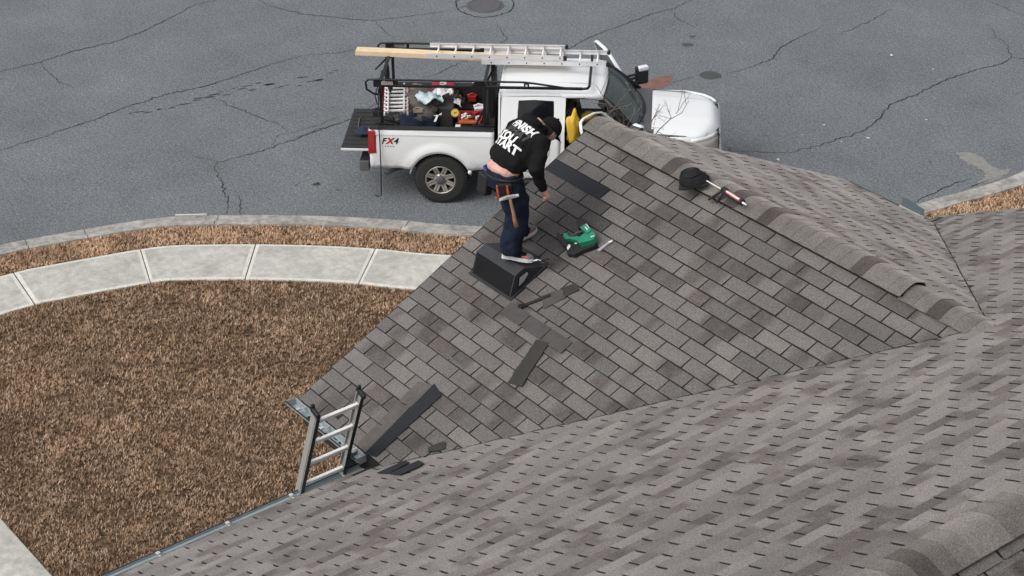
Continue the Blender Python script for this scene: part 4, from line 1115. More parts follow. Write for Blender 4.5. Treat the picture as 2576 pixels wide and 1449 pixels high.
MT['crim'] = plain('crimson_bag', (.40, .02, .045), .5, var=.2)
MT['orange'] = plain('orange_plastic', (.60, .16, .05), .5, var=.15)
MT['yellow'] = plain('yellow_plastic', (.60, .38, .03), .5, var=.15)
MT['tote'] = plain('grey_tote', (.045, .044, .042), .65, var=.25)
# folded multi-position ladder standing across the bed
la = bz(655, 722, 1.49); lb = bz(650, 1105, 1.45)
d_ = Vector(la) - Vector(lb); Lh = d_.length
Mf = TRUCK @ frame(lb, d_, (0, 0, 1))
fl = empty('folding_ladder', Mf, 'folded aluminium step ladder with red locks leaning in the truck bed', 'ladder')
for yy in (-.20, -.14, .14, .20):
    MB().box((Lh / 2, yy, 0 if abs(yy) > .18 else .05), (Lh + .1, .028, .055)).build('side_rail', MT['alu'], fl, bevel=.004)
for i in range(7):
    MB().box((.06 + i * (Lh - .1) / 6, 0, .02), (.035, .40, .03)).build('rung', MT['rung'], fl, bevel=.004)
    for yy in (-.215, .215): MB().box((.02 + i * (Lh - .1) / 6, yy, .03), (.03, .02, .03)).build('hinge_lock', MT['redp'], fl)
crumple('tarp_bundle', bz(1030, 970, 1.26) , (.40, .52, .26), MT['taupe'], 'crumpled taupe tarp bundle in the middle of the truck bed', 'tarp', .3, 4)
crumple('burlap_sack', bz(940, 800, 1.32), (.22, .17, .14), MT['tan'], 'small tan sack on top of the tarp bundle in the truck', 'sack', .25, 9)
tb = bz(1400, 1060, 1.12)
tt = MB().box((0, 0, 0), (.28, .74, .42), taper=1.06).box((0, 0, .20), (.31, .78, .05)).build('storage_tote', MT['tote'], None, TRUCK @ T(tb.x, tb.y, 1.13, -.05), bevel=.03)
tag(tt, 'dark grey plastic tote standing in the truck bed beside the black cases', 'tote')
sheet('plastic_sheet', bz(1110, 870, 1.52), .42, .40, MT['paleblue'], 'crumpled pale blue plastic sheet on the tarp in the truck bed', 'sheet', .06, 3, .4)
sheet('paper_sheet', bz(1320, 810, 1.54), .34, .24, MT['white'], 'crumpled white paper lying beside the red bag in the truck bed', 'paper', .06, 8, .2)
sheet('paper_sheet', bz(1525, 945, 1.36), .12, .24, MT['white'], 'small white paper scrap on the grey tote in the truck bed', 'paper', .03, 12, .2)
rbp = bz(1325, 740, 1.42)
rbg = MB().box((0, 0, 0), (.42, .36, .20)).build('red_bag', MT['crim'], None, TRUCK @ T(rbp.x, rbp.y, 1.40, .05), bevel=.05, seg=3)
tag(rbg, 'red packaged bundle with a white label in the truck bed', 'bag')
me = text_mesh('C', .16, .012)
me.materials.append(MT['white']); o = link('label_mark', me, rbg, T(0, 0, .104, RAD(180)))
crumple('jacket', bz(1000, 1200, 1.10), (.36, .22, .17), MT['navy'], 'navy blue jacket heaped against the near bed side of the truck', 'jacket', .4, 6)
wb = bz(1240, 1130, 1.32)
tag(MB().slab([(0, 0, 0), (.14, .02, 0), (.14, .07, 0), (.09, .0, 0), (.06, -.16, 0), (.02, -.16, 0), (.05, -.02, 0)], (0, 0, 1), .012).build('white_bracket', MT['white'], None, TRUCK @ T(wb.x - .07, wb.y, 1.30, 0, .3)), 'small white hook-shaped bracket on the load in the truck bed', 'bracket')
yr = bz(1492, 1098, 1.28)
ym = empty('tape_roll', TRUCK @ T(yr.x, yr.y, 1.27) @ Matrix.Rotation(RAD(52), 4, 'X'), 'black roll with a yellow end label beside the toolbox', 'roll')
MB().lathe([(.085, -.12), (.09, -.11), (.09, .0), (.085, .01)], 24).build('roll_body', MT['black'], ym, smooth=False)
MB().lathe([(.068, .011), (.068, .016), (0, .016)], 24).build('roll_label', MT['yellow'], ym)
MB().box((.005, 0, .018), (.05, .018, .003), Matrix.Rotation(.3, 3, 'Z')).build('label_mark', MT['black'], ym)
tcp = bz(1700, 1270, 1.22)
tc = empty('tool_case', TRUCK @ T(tcp.x, tcp.y, 1.08), 'black tool case with a silver badge against the near bed side', 'case')
MB().box((0, 0, 0), (.52, .26, .26)).build('case_body', MT['black'], tc, bevel=.025)
MB().box((.05, -.131, .03), (.17, .006, .04)).build('badge', MT['alu'], tc); MB().box((-.20, -.05, .135), (.09, .08, .02)).build('latch', MT['white'], tc, bevel=.004)
rtp = bz(1715, 1130, 1.30)
rt = empty('red_tool_tray', TRUCK @ T(rtp.x, rtp.y, 1.24), 'open red tool tray full of tools with an orange level along it', 'tray')
MB().box((0, 0, -.05), (.40, .36, .02)).box((0, -.18, 0), (.40, .015, .10)).box((0, .18, 0), (.40, .015, .10)).box((-.2, 0, 0), (.015, .36, .10)).box((.2, 0, 0), (.015, .36, .10)).build('tray', MT['redp'], rt)
MB().box((0, -.215, .02), (.36, .03, .05)).build('level', MT['orange'], rt, bevel=.004)
for i in range(16):
    c_ = (rr.uniform(-.16, .16), rr.uniform(-.13, .15), rr.uniform(-.01, .06)); mm = rr.choice(['redp', 'white', 'black', 'alu', 'yellow', 'redp', 'crim'])
    MB().box(c_, (rr.uniform(.05, .14), rr.uniform(.03, .06), rr.uniform(.03, .06)), Matrix.Rotation(rr.uniform(0, 3), 3, 'Z') @ Matrix.Rotation(rr.uniform(-.4, .4), 3, 'X')).build('tool', MT[mm], rt, bevel=.006)
for i, (px_, py_, s_, mm, nm, lb_) in enumerate([(1735, 830, .09, 'redp', 'red_tool', 'small red power tool by the cab guard in the truck bed'), (1750, 690, .10, 'white', 'white_container', 'small white container at the far front corner of the truck bed'), (1515, 830, .10, 'yellow', 'cable_reel', 'yellow and black cable reel by the far bed side'), (390, 1040, .10, 'black', 'rubber_boot', 'black rubber boot standing at the tailgate end of the bed'), (1650, 770, .12, 'tote', 'dark_bin', 'dark bin beside the cab guard in the truck bed')]):
    p = bz(px_, py_, 1.30)
    m = MB().box((0, 0, 0), (s_ * 1.6, s_ * 1.3, s_ * 1.2)).tube([(-s_, 0, s_ * .5), (0, 0, s_ * .95), (s_, 0, s_ * .5)], s_ * .22, 8)
    tag(m.build(nm, MT[mm], None, TRUCK @ T(p.x, p.y, 1.22, i), bevel=.02), lb_, nm.split('_')[-1])
hs_ = bz(600, 1240, 1.05)
tag(MB().tube([(math.cos(a) * (.13 + .02 * math.sin(a * 3)), math.sin(a) * .11, .012 * a) for a in np.linspace(0, 14, 70)], .011, 6).build('cable_coil', MT['black'], None, TRUCK @ T(hs_.x, hs_.y, .95), smooth=True), 'coiled black cable on the bed floor near the tail lamp', 'cable')
tp = bz(110, 1230, .98)
tag(MB().tube([(-.02, -.22, .0), (.0, .0, .0), (.02, .2, .0)], .012, 6).tube([(.02, .2, 0), (.06, .24, 0), (.02, .28, 0), (-.02, .24, 0), (.02, .2, 0)], .010, 6).build('tailgate_wrench', MT['iron'], None, TRUCK @ T(tp.x + .02, tp.y - .05, .975, .2)), 'long steel wrench lying on the open tailgate', 'wrench')
tp = bz(170, 1400, .98)
crumple('rag', (tp.x + .02, tp.y + .06, 1.0), (.13, .18, .06), MT['navy'], 'dark navy rag bunched on the open tailgate', 'rag', .4, 15)
junk = [(860, 1000, 'tan', 'cardboard_piece', 'torn tan cardboard piece on the tarp bundle near the folded ladder'), (1180, 1020, 'taupe', 'canvas_roll', 'short taupe canvas roll between the jacket and the blue plastic sheet'),
        (960, 1060, 'tan', 'wood_offcut', 'small tan wood offcut between the jacket and the tarp bundle'), (700, 1190, 'iron', 'metal_clamp', 'grey metal clamp on the bed floor below the folded ladder'),
        (520, 1190, 'tote', 'work_glove', 'dark work glove on the bed floor beside the tail lamp'), (1600, 930, 'black', 'drill_case', 'black drill case behind the red tool tray'), (1830, 1010, 'alu', 'steel_square', 'grey steel square standing between the red tray and the cab guard')]
for i, (jx, jy, jm, jn, jl) in enumerate(junk):
    p = bz(jx, jy, 1.35); r_ = random.Random(i + 2); zz = 1.33 if i not in (3, 4) else 1.0
    if i in (3, 4): p = bz(jx, jy, 1.0)
    m = MB().box((0, 0, 0), (r_.uniform(.14, .26), r_.uniform(.08, .15), r_.uniform(.04, .09)), Matrix.Rotation(r_.uniform(-.4, .4), 3, 'X')).tube([(-.09, 0, .03), (0, .02, .06), (.1, -.01, .03)], .018, 8)
    tag(m.build(jn, MT[jm], None, TRUCK @ T(p.x, p.y, zz, r_.uniform(0, 3)), bevel=.012), jl, jn.split('_')[-1])
# yellow jacket in the cab doorway
p = onT(1448, 335, 1.25)
crumple('yellow_jacket', (2.30, -.90, 1.42), (.12, .10, .34), MT['yellow'], 'yellow work jacket hanging at the open front doorway of the truck', 'jacket', .4, 21)
crumple('hard_hat', (2.55, -.35, 1.42), (.15, .13, .10), MT['yellow'], 'yellow hard hat on the front seat of the truck', 'hard hat', .05, 22)
# ------------------------------------------------------------------ things on and against the house
def zpx(ox, oy, s):
    return lambda x, y: ((ox + x / s) / 1.5652, (oy + y / s) / 1.5652)
def onA(px, h=0.0): return onplane(px[0], px[1], (0, -.5, 1), ZO + h / COS)
def onB(px, h=0.0): return onplane(px[0], px[1], (-.5, 0, 1), ZB - .5 * XB + h / COS)
nB = (-SIN, 0, COS)
def roofpoly(Z, pts, top, thick, on=onA, n=nA):
    return [Vector(on(Z(*p), top)) - Vector(n) * thick for p in pts]
def ctr(pts): 
    c = Vector((0, 0, 0))
    for p in pts: c += Vector(p)
    return c / len(pts)
def rel(pts, c): return [Vector(p) - c for p in pts]

# extension ladder leaning on the main gutter
lx, lz, sl_ = .765, 5.56, .385
base = Vector((lx - (lz - GZ) * sl_, -3.965, GZ)); up = Vector((sl_, 0, 1)).normalized(); Ltot = 6.62 * math.sqrt(1 + sl_ ** 2)
Ml = frame(base, (0, 1, 0), up)     # local z along the rails, x across (+y), y = away from roof
lad = empty('extension_ladder', Ml, 'grey rail extension ladder with pale rungs leaning on the main gutter', 'ladder')
Hl = 0.0
top = (Vector((1.17, 0, 6.60)) - Vector((base.x, 0, base.z))).length + .03
HW = .235
for sg in (-1, 1):
    MB().box((sg * HW, 0, top / 2), (.012, .082, top)).box((sg * (HW - .014), .037, top / 2), (.03, .008, top)).build('side_rail', MT['fibre'], lad)
    MB().box((sg * (HW - .014), -.042, top / 2), (.034, .008, top)).build('rail_flange', MT['black'], lad)
    MB().box((sg * (HW + .0085), 0, top / 2), (.005, .06, top)).build('rail_web', MT['fibre'], lad)
    MB().box((sg * HW, 0, top + .01), (.035, .105, .05)).box((sg * HW, .05, top + .03), (.04, .03, .06)).build('rail_cap', MT['black'], lad, bevel=.008)
    MB().box((sg * HW, 0, .02), (.06, .12, .05)).build('foot', MT['black'], lad, bevel=.01)
k = 0; z_ = top - .135
while z_ > .15:
    MB().box((0, 0, z_), (2 * HW - .02, .030, .046)).build('rung', MT['rung'], lad, bevel=.006)
    for sg in (-1, 1): MB().box((sg * (HW - .004), 0, z_), (.022, .07, .02)).build('rung_bracket', MT['alu'], lad)
    z_ -= .305; k += 1

# slant-back box vent lying on the roof
u0, u1 = .205, .80
sb = 1.825 / COS
Mv = frame(A(u0, sb, .010), (1, 0, 0), nA)
MT['ventplastic'] = plain('charcoal_plastic', (.026, .028, .032), .6, var=.2, scale=6)
MT['stickergrey'] = plain('dull_sticker', (.36, .37, .38), .8, var=.15)
vent = empty('roof_vent', Mv, 'large black slant-back roof vent under the worker', 'vent')
W2 = u1 - u0
prf = [(0, .0), (.155, .165), (.27, .160), (.43, .012), (.43, 0)]
def xs_(x, pr): return [(x, y, z) for y, z in pr]
MB().slab(xs_(0, prf), (1, 0, 0), W2).build('hood', MT['ventplastic'], vent, bevel=.012)
MB().slab([(-.03, -.02, 0), (W2 + .03, -.02, 0), (W2 + .03, .50, 0), (-.03, .50, 0)], (0, 0, 1), .004).build('flange', MT['black'], vent)
g_ = MB(); nf = Vector((0, -.165, .155)).normalized(); ff = Vector((0, .155, .165)).normalized()
for i in range(11):
    p = Vector((0, 0, 0)) + ff * (.022 + .0195 * i) + nf * .004
    g_.bar(p + Vector((.02, 0, 0)), p + Vector((W2 - .02, 0, 0)), .006, .010, nf)
for i in range(31):
    x_ = .02 + (W2 - .04) * i / 30; g_.bar(Vector((x_, 0, 0)) + ff * .015 + nf * .003, Vector((x_, 0, 0)) + ff * .225 + nf * .003, .006, .005, nf)
g_.build('louver_grille', MT['blacksteel'], vent)
MB().slab([(W2 + .002, .115, .035), (W2 + .002, .175, .125), (W2 + .002, .285, .115), (W2 + .002, .30, .075), (W2 + .002, .20, .035)], (1, 0, 0), .006).build('side_recess', MT['blacksteel'], vent, bevel=.003)
MB().slab([(W2 + .009, .135, .045), (W2 + .009, .182, .115), (W2 + .009, .272, .105), (W2 + .009, .275, .08), (W2 + .009, .20, .045)], (1, 0, 0), .002).build('sticker', MT['stickergrey'], vent)

# cordless nailer
Z4 = zpx(2150, 830, 7.247)
cN = Vector(onA(Z4(950, 780), 0.0)); MN = Matrix.Translation(cN)
nail = empty('nail_gun', MN, 'green and black cordless nail gun lying on the shingles', 'nail gun')
MT['green'] = plain('green_tool_housing', (.012, .225, .125), .42, var=.18, scale=20, coat=.2)
def npart(name, pts, top, thick, mat, bev=.008, parent=nail):
    return MB().slab(rel(roofpoly(Z4, pts, top, thick), cN), nA, thick).build(name, MT[mat], parent, bevel=bev, seg=3)
npart('magazine', [(570, 900), (690, 810), (800, 830), (930, 930), (1410, 820), (1445, 900), (1400, 985), (1150, 1090), (890, 1200), (810, 1255), (690, 1235), (600, 1240), (570, 1080)], .055, .05, 'black')
npart('motor_housing', [(880, 830), (980, 715), (1170, 575), (1290, 540), (1390, 630), (1410, 740), (1370, 800), (1250, 850), (940, 920)], .115, .06, 'green', .02)
npart('grip', [(500, 640), (545, 625), (600, 660), (670, 735), (800, 735), (900, 712), (960, 760), (900, 850), (640, 790), (560, 815), (485, 715)], .095, .04, 'green', .012)
npart('nose_housing', [(960, 470), (1060, 400), (1150, 355), (1300, 540), (1180, 640), (1060, 560)], .125, .07, 'green', .015)
npart('drive_head', [(850, 340), (880, 270), (960, 210), (1040, 200), (1120, 260), (1170, 330), (1100, 390), (960, 480), (900, 460)], .10, .09, 'black', .02)
npart('battery', [(300, 650), (340, 605), (400, 660), (500, 800), (590, 940), (560, 1000), (480, 980), (400, 870), (310, 740)], .085, .075, 'black', .012)
npart('trigger_guard', [(770, 690), (840, 610), (930, 580), (1040, 540), (1050, 575), (950, 620), (870, 645), (810, 700)], .07, .015, 'iron', .003)
for nm_, pts_, mt_ in (('label_stripe', [(1095, 450), (1120, 440), (1195, 530), (1165, 555)], 'white'), ('label_stripe', [(1130, 385), (1160, 370), (1240, 480), (1220, 495)], 'paleblue'), ('badge', [(1265, 730), (1370, 695), (1390, 720), (1280, 765)], 'paleblue')):
    npart(nm_, pts_, .128, .002, mt_, 0)
npart('sticker', [(590, 1040), (640, 955), (690, 965), (690, 1030), (615, 1120)], .0585, .002, 'white', 0)
npart('sticker', [(800, 915), (880, 915), (880, 945), (820, 940)], .058, .002, 'white', 0)
# utility knife
cK = Vector(onA(Z4(1680, 980)))
kn = empty('utility_knife', Matrix.Translation(cK), 'pale grey utility knife lying beside the nail gun', 'knife')
MT['palegrey'] = plain('pale_grey_metal', (.42, .40, .42), .4, .3, var=.12)
MB().slab(rel(roofpoly(Z4, [(1465, 1110), (1745, 900), (1800, 905), (1840, 905), (1790, 925), (1540, 1135), (1490, 1145)], .03, .018), cK), nA, .018).build('handle', MT['palegrey'], kn, bevel=.005)
MB().slab(rel(roofpoly(Z4, [(1750, 895), (1800, 860), (1905, 822), (1885, 885), (1830, 910)], .026, .004), cK), nA, .004).build('blade', MT['alu'], kn)

# black cap and caulking gun on the ridge
Zg = zpx(2650, 640, 7.246)
def onR(px, z=.05): return Vector(gr(px[0], px[1], ZO + z))
pc = onR(Zg(620, 470), .055)
cp = empty('pipe_boot', frame((pc.x, min(pc.y, .02), ZO + .035), (.6, .8, 0), (-.05, -.22, 1)), 'black rubber pipe boot sitting on the ridge cap near the caulking gun', 'pipe boot')
mb = MB().lathe([(.128, .0), (.132, .012), (.118, .04), (.105, .075), (.092, .098), (.080, .103), (.078, .100), (.074, .108), (.05, .122), (.0, .126)], 28)
MT['bootrubber'] = plain('dull_black_rubber', (.016, .016, .018), .85, var=.25, spec=.2)
mb.v = [(x * 1.08 - .03 * z / .12, y * .92, z * .86) for x, y, z in mb.v]
mb.build('boot_cone', MT['bootrubber'], cp, smooth=True)
MB().slab([(-.16, -.10, 0), (-.10, -.13, 0), (.11, -.12, 0), (.13, .0, 0), (.11, .11, 0), (-.11, .11, 0)], (0, 0, 1), .012).build('flange', MT['black'], cp, bevel=.004)
tb_ = [(.082 * math.cos(a) * 1.08 - .025, .078 * math.sin(a), .098) for a in np.linspace(0, 2 * math.pi, 28)]
MB().tube(tb_, .006, 6).build('ring', MT['blacksteel'], cp)
q0, q1 = onR(Zg(1530, 850), .075), onR(Zg(1950, 1120), .075)
dq = (q1 - q0).normalized(); 
cgun = empty('caulking_gun', Matrix.Translation(q0), 'caulking gun with a red sealant tube lying along the ridge', 'caulking gun')
MB().tube([(0, 0, 0), dq * (q1 - q0).length], .026, 16).build('sealant_tube', plain('red_tube_label', (.42, .05, .045), .35, var=.35, scale=14), cgun, smooth=True)
MB().bar(Vector((0, -.012, .020)) + dq * .01, Vector((0, -.012, .020)) + dq * .2, .018, .012).build('tube_white_strip', MT['white'], cgun, bevel=.004)  # white strip along the red cartridge
MB().bar(Vector((0, -.024, -.004)) + dq * .0, Vector((0, -.024, -.004)) + dq * .21, .012, .02).build('cradle', MT['black'], cgun)
MB().tube([dq * -.03, dq * .012], .032, 12).box(dq * -.035 + Vector((0, 0, .005)), (.05, .05, .05)).build('frame_head', MT['black'], cgun, bevel=.006)
L_ = (q1 - q0).length
MB().tube([dq * (L_ - .005), dq * (L_ + .02)], .031, 14).build('front_plate', MT['black'], cgun)
MB().tube([dq * (L_ + .02), dq * (L_ + .05), dq * (L_ + .075)], [.012, .009, .003], 8).build('nozzle', MT['white'], cgun)
q2 = onR(Zg(960, 520), .075)
MB().tube([dq * -.04, q2 - q0], .006, 6).build('push_rod', MT['alu'], cgun)
h1 = Vector(onA(Zg(1010, 1060), .05)) - q0; h2 = Vector(onA(Zg(1230, 1150), .05)) - q0
MB().bar(dq * -.05, h1, .030, .02).bar(dq * -.03, h2, .028, .018).build('handle', MT['black'], cgun, bevel=.006)
MB().bar(dq * -.03 + Vector((0, 0, .012)), (dq * -.03 + h2) * .55 + Vector((0, 0, .014)), .02, .008).build('trigger', MT['iron'], cgun)

# loose and displaced roofing pieces
def loose(name, pts, h, th, mat, label, cat, n=nA, on=None, group=None, curl=.0):
    if on: pts = [Vector(p) for p in pts]
    else: pts = [Vector((p[0], p[1], ZO + .5 * p[1])) + Vector(nA) * h for p in pts]
    c = ctr(pts); o = MB().slab(rel(pts, c), n, th).build(name, MT[mat], None, Matrix.Translation(c), bevel=.0015)
    return tag(o, label, cat, group)
jag = []
a_, b_ = np.array((1.423, -1.997)), np.array((1.557, -2.429))
c_, d_2 = np.array((1.707, -2.387)), np.array((1.56, -1.958))
for t in np.linspace(0, 1, 15): jag.append(tuple(a_ + (b_ - a_) * t + np.array((-.012, .004)) * (1 if int(t * 14) % 2 else 0) + rng.normal(0, .003, 2)))
for t in np.linspace(0, 1, 7): jag.append(tuple(c_ + (d_2 - c_) * t + rng.normal(0, .003, 2)))
loose('torn_shingle', jag, .016, .006, 'backtab', 'torn dark shingle strip lying underside up across the courses', 'shingle')
ss_ = empty('slipped_shingle', Matrix.Translation(Vector(A(.845, 2.066, .013))), 'fresh smooth grey shingle of three tabs slipped down below the vent', 'shingle')
for i in range(3):
    MB().slab(rel([A(.845 + i * .303 + .006, 2.066, .013), A(.845 + (i + 1) * .303 - .006, 2.066, .013), A(.845 + (i + 1) * .303 - .006, 2.212, .016), A(.845 + i * .303 + .006, 2.212, .016)], Vector(A(.845, 2.066, .013))), nA, .005).build('tab', MT['newtab'], ss_)
loose('shingle_scrap', [(1.17, -1.511), (1.249, -1.402), (1.342, -1.435), (1.281, -1.557)], .014, .005, 'backtab', 'small square dark shingle scrap beside the pry bar', 'shingle')
loose('repair_patch', [(1.06, -1.66), (1.17, -1.52), (1.29, -1.56), (1.20, -1.74)], .011, .004, 'newtab', 'smooth grey shingle patch between the pry bar and the dark scrap', 'shingle')
pb = Vector(A(.982, 1.836 / COS, .02))
MB_ = MB().bar((0, 0, 0), Vector(A(1.14, 1.61 / COS, .022)) - pb, .028, .012, nA).bar(Vector(A(1.02, 1.80 / COS, .022)) - pb, Vector(A(.975, 1.85 / COS, .04)) - pb, .036, .010, nA).build('pry_bar', MT['blacksteel'], None, Matrix.Translation(pb), bevel=.003)
tag(MB_, 'flat dark pry bar lying on the shingles below the vent', 'pry bar')
st2 = empty('shingle_strip', Matrix.Translation(Vector(A(.764, 2.826 / COS, .013))), 'long shingle strip with a black half laid down the slope to the gutter', 'shingle')
ref_ = Vector(A(.764, 2.826 / COS, .013))
MT['strip_brown'] = plain('brown_grey_strip', (.105, .097, .091), .9, var=.3, scale=5, bump=.4, bscale=120, spec=.2)
def yA(x, y, h): return Vector((x, y, ZO + .5 * y)) + Vector(nA) * h
for i in range(3):
    t0, t1 = i / 3 + .006, (i + 1) / 3 - .006
    L4 = lambda a, b, t: (a[0] + (b[0] - a[0]) * t, a[1] + (b[1] - a[1]) * t)
    q4 = [L4((.764, -2.85), (.807, -3.575), t0), L4((.925, -2.80), (.954, -3.575), t0), L4((.925, -2.80), (.954, -3.575), t1), L4((.764, -2.85), (.807, -3.575), t1)]
    MB().slab(rel([yA(x_ + rr.uniform(-.004, .004), y_, .013) for x_, y_ in q4], ref_), nA, .004).build('tab', MT['strip_brown'], st2)
MB().slab(rel([yA(.931, -2.790, .013), yA(1.10, -2.83, .013), yA(1.09, -3.555, .013), yA(.957, -3.60, .013)], ref_), nA, .006).build('adhesive_half', MT['felt'], st2)
Z5 = zpx(1400, 1600, 3.22); Z2 = zpx(1100, 1350, 3.22)
loose('shingle_scrap', [onB(Z5(*p), .016) for p in [(270, 850), (620, 695), (685, 715), (430, 852)]], 0, .006, 'felt', 'narrow dark shingle scrap at the foot of the valley, on the gutter side', 'shingle', nB, True)
loose('shingle_scrap', [onB(Z5(*p), .016) for p in [(430, 858), (800, 690), (870, 728), (800, 772), (565, 872)]], 0, .006, 'felt', 'wider dark shingle scrap with a bent corner at the foot of the valley', 'shingle', nB, True)
loose('shingle_scrap', [onA(Z5(*p), .018) for p in [(915, 580), (925, 520), (1000, 490), (1110, 448), (1138, 455), (1138, 535), (1080, 560)]], 0, .006, 'backtab', 'dark bent shingle scrap wedged against the valley edge', 'shingle', nA, True)
loose('sealant_smear', [onA(Z2(*p), .012) for p in [(2095, 150), (2130, 128), (2210, 210), (2250, 240), (2350, 305), (2320, 335), (2250, 290), (2180, 225)]], 0, .004, 'iron', 'grey torn flashing bit lying on a course below the vent', 'flashing', nA, True)
loose('underlayment_strip', [A(XR + .01, S0 + 2 * E_ + .004, .004), A(1.95 * W_, S0 + 2 * E_ + .004, .004), A(2.0 * W_ - .006, S0 + 3 * E_ + .01, .008), A(XR + .01, S0 + 3 * E_ + .012, .008)], 0, .002, 'felt', 'exposed black underlayment where a shingle is missing near the ridge', 'underlayment', nA, True)

# ------------------------------------------------------------------ worker
YAW = math.atan2(RC[0][1], RC[0][0]) + RAD(33)
f0_ = Vector(onplane(1292, 648, (0, -.5, 1), ZO + .205))
MP = T(f0_.x, f0_.y, f0_.z, YAW)
MPI = MP.inverted()
man = empty('person', MP, 'roofer in a black lettered hoodie and jeans bending over with one foot on the vent', 'person')
lf = MPI @ Vector(onA((1314, 600), 0.012))
def skin_mat():
    m = NT('skin'); v = m.obj(); n1 = m.noise(18, 4, .6, v)
    m.set(Base_Color=m.ramp(n1, [(.3, (.50, .27, .215)), (.7, (.62, .37, .31))]), Roughness=.55, Subsurface_Weight=.08); return m.mat
MT['skin'] = skin_mat()
MT['hoodie'] = plain('black_hoodie', (.010, .010, .011), .95, var=.3, scale=20, bump=.4, bscale=90, spec=.15)
MT['jeans'] = plain('dark_jeans', (.011, .018, .033), .9, var=.4, scale=11, bump=.35, bscale=120, spec=.15)
MT['leather'] = plain('dark_leather', (.009, .008, .007), .65, var=.3, scale=14)
MT['hair'] = plain('dark_hair', (.022, .015, .011), .8, var=.4, scale=40, bump=.6, bscale=120)
MT['shoe'] = plain('grey_shoe', (.16, .15, .155), .8, var=.25, scale=25)
MT['sole'] = plain('white_sole', (.68, .68, .66), .7, var=.08)
MT['pinkred'] = plain('pink_red_trim', (.50, .12, .13), .7)
MT['blue'] = plain('blue_waistband', (.03, .05, .26), .8)
MT['print_white'] = plain('white_print', (.80, .80, .79), .8, var=.05)
MT['print_grey'] = plain('grey_print', (.045, .047, .05), .8, var=.1)
V = Vector
pel = V((-.03, .12, .82)); che = V((.17, .12, 1.08)); nek = V((.355, .12, 1.225)); hed = V((.478, .12, 1.125))
rh, lh = V((-.02, .02, .82)), V((-.02, .22, .82))
rk, lk = V((.045, -.005, .45)), (lh + lf) / 2 + V((.09, .0, .02))
ra, la_ = V((-.03, .0, .09)), lf + V((-.05, 0, .09))
rs, ls = V((.275, -.085, 1.14)), V((.29, .325, 1.13))
re, le = V((.145, -.165, .945)), V((.22, .42, .88))
rw, lw = V((.245, -.14, .695)), V((.17, .36, .66))
body = MB()
body.tube([pel + V((0, 0, -.06)), pel + V((.0, 0, .05)), (pel + che) / 2 + V((-.005, 0, .0)), che, nek - V((.05, 0, .02))], [(.165, .13), (.178, .140), (.172, .135), (.17, .12), (.10, .09)], 20)
body.tube([nek - V((.07, 0, .05)), nek, hed - V((.05, 0, .01))], .062, 14)
for h_, k_, a_ in ((rh, rk, ra), (lh, lk, la_)):
    body.tube([h_, (h_ + k_) / 2, k_, (k_ + a_) / 2, a_, a_ + V((0.02, 0, -.05))], [.085, .075, .056, .052, .038, .04], 14)
for s_, e_, w_ in ((rs, re, rw), (ls, le, lw)):
    body.tube([s_, (s_ + e_) / 2, e_, (e_ + w_) / 2, w_], [.055, .050, .042, .038, .028], 12)
RH = Matrix.Rotation(RAD(52), 3, 'Y')           # head pitched forward
def H(x, y, z): return hed + RH @ V((x, y, z))
body.ball(hed, (.098, .078, .112), 20, 14, RH); body.ball(H(.03, 0, -.055), (.068, .058, .062), 14, 10, RH)
body.tube([H(.088, 0, .02), H(.112, 0, -.025), H(.094, 0, -.035)], [.010, .016, .012], 8)
for sg in (-1, 1): body.ball(H(-.005, sg * .078, -.01), (.022, .010, .032), 8, 6, RH)
def hand(w, d, side, palm):
    """wrist, direction to the knuckles, thumb side, palm normal (fingers curl towards it)"""
    d = d.normalized(); palm = (palm - d * palm.dot(d)).normalized(); s = side.normalized()
    body.tube([w, w + d * .035, w + d * .075, w + d * .105], [(.030, .025), (.040, .024), (.046, .021), (.043, .018)], 12)
    k0 = w + d * .100
    for i, (o, l) in enumerate(((.033, 1.05), (.011, 1.2), (-.011, 1.12), (-.032, .92))):
        b = k0 + s * o; p1 = b + d * (.036 * l) + palm * .012; p2 = p1 + d * (.010 * l) + palm * (.030 * l); p3 = p2 - d * (.018 * l) + palm * (.014 * l)
        body.tube([b - d * .012, b, p1, p2, p3], [.0105, .0110, .0102, .0095, .0080], 8)
    t0 = w + d * .028 + s * .030; t1 = t0 + d * .030 + s * .020 + palm * .014; t2 = t1 + d * .030 - s * .006 + palm * .016
    body.tube([t0 - s * .012, t0, t1, t2], [.012, .013, .011, .0085], 8)
fd = (rw - re).normalized()
hand(rw, (fd + V((.12, 0, .0))).normalized(), V((1, .25, .3)) - fd * 0, V((-.25, 1, .1)))
fd2 = (lw - le).normalized()
hand(lw, fd2, V((1, -.2, .2)), V((-.2, -1, .1)))
bm_ = remesh(body, .0065, 3)
bm_.materials.append(MT['skin']); bodyo = link('body', bm_, man)
for sg in (-1, 1):
    MB().ball(H(.086, sg * .031, .012), .011, 8, 6).build('eye', MT['black'], man)
MB().tube([H(.092, -.022, -.070), H(.099, 0, -.068), H(.092, .022, -.070)], .0055, 6).build('mouth', MT['pinkred'], man)
# hair and beard
hr = MB(); hr.ball(H(-.018, 0, .0), (.090, .082, .100), 18, 12, RH); hr.ball(H(-.06, 0, -.05), (.055, .066, .055), 12, 8, RH)
hm = remesh(hr, .008, 2); cloth_noise(hm, .010, 60, .004, 120); hm.materials.append(MT['hair']); link('hair', hm, man)
bd = MB(); bd.ball(H(.040, 0, -.098), (.062, .058, .036), 14, 8, RH); bd.ball(H(.012, -.048, -.062), (.032, .018, .045), 10, 6, RH); bd.ball(H(.012, .048, -.062), (.032, .018, .045), 10, 6, RH)
bdm = remesh(bd, .008, 1); cloth_noise(bdm, .008, 70); bdm.materials.append(MT['hair']); link('beard', bdm, man)
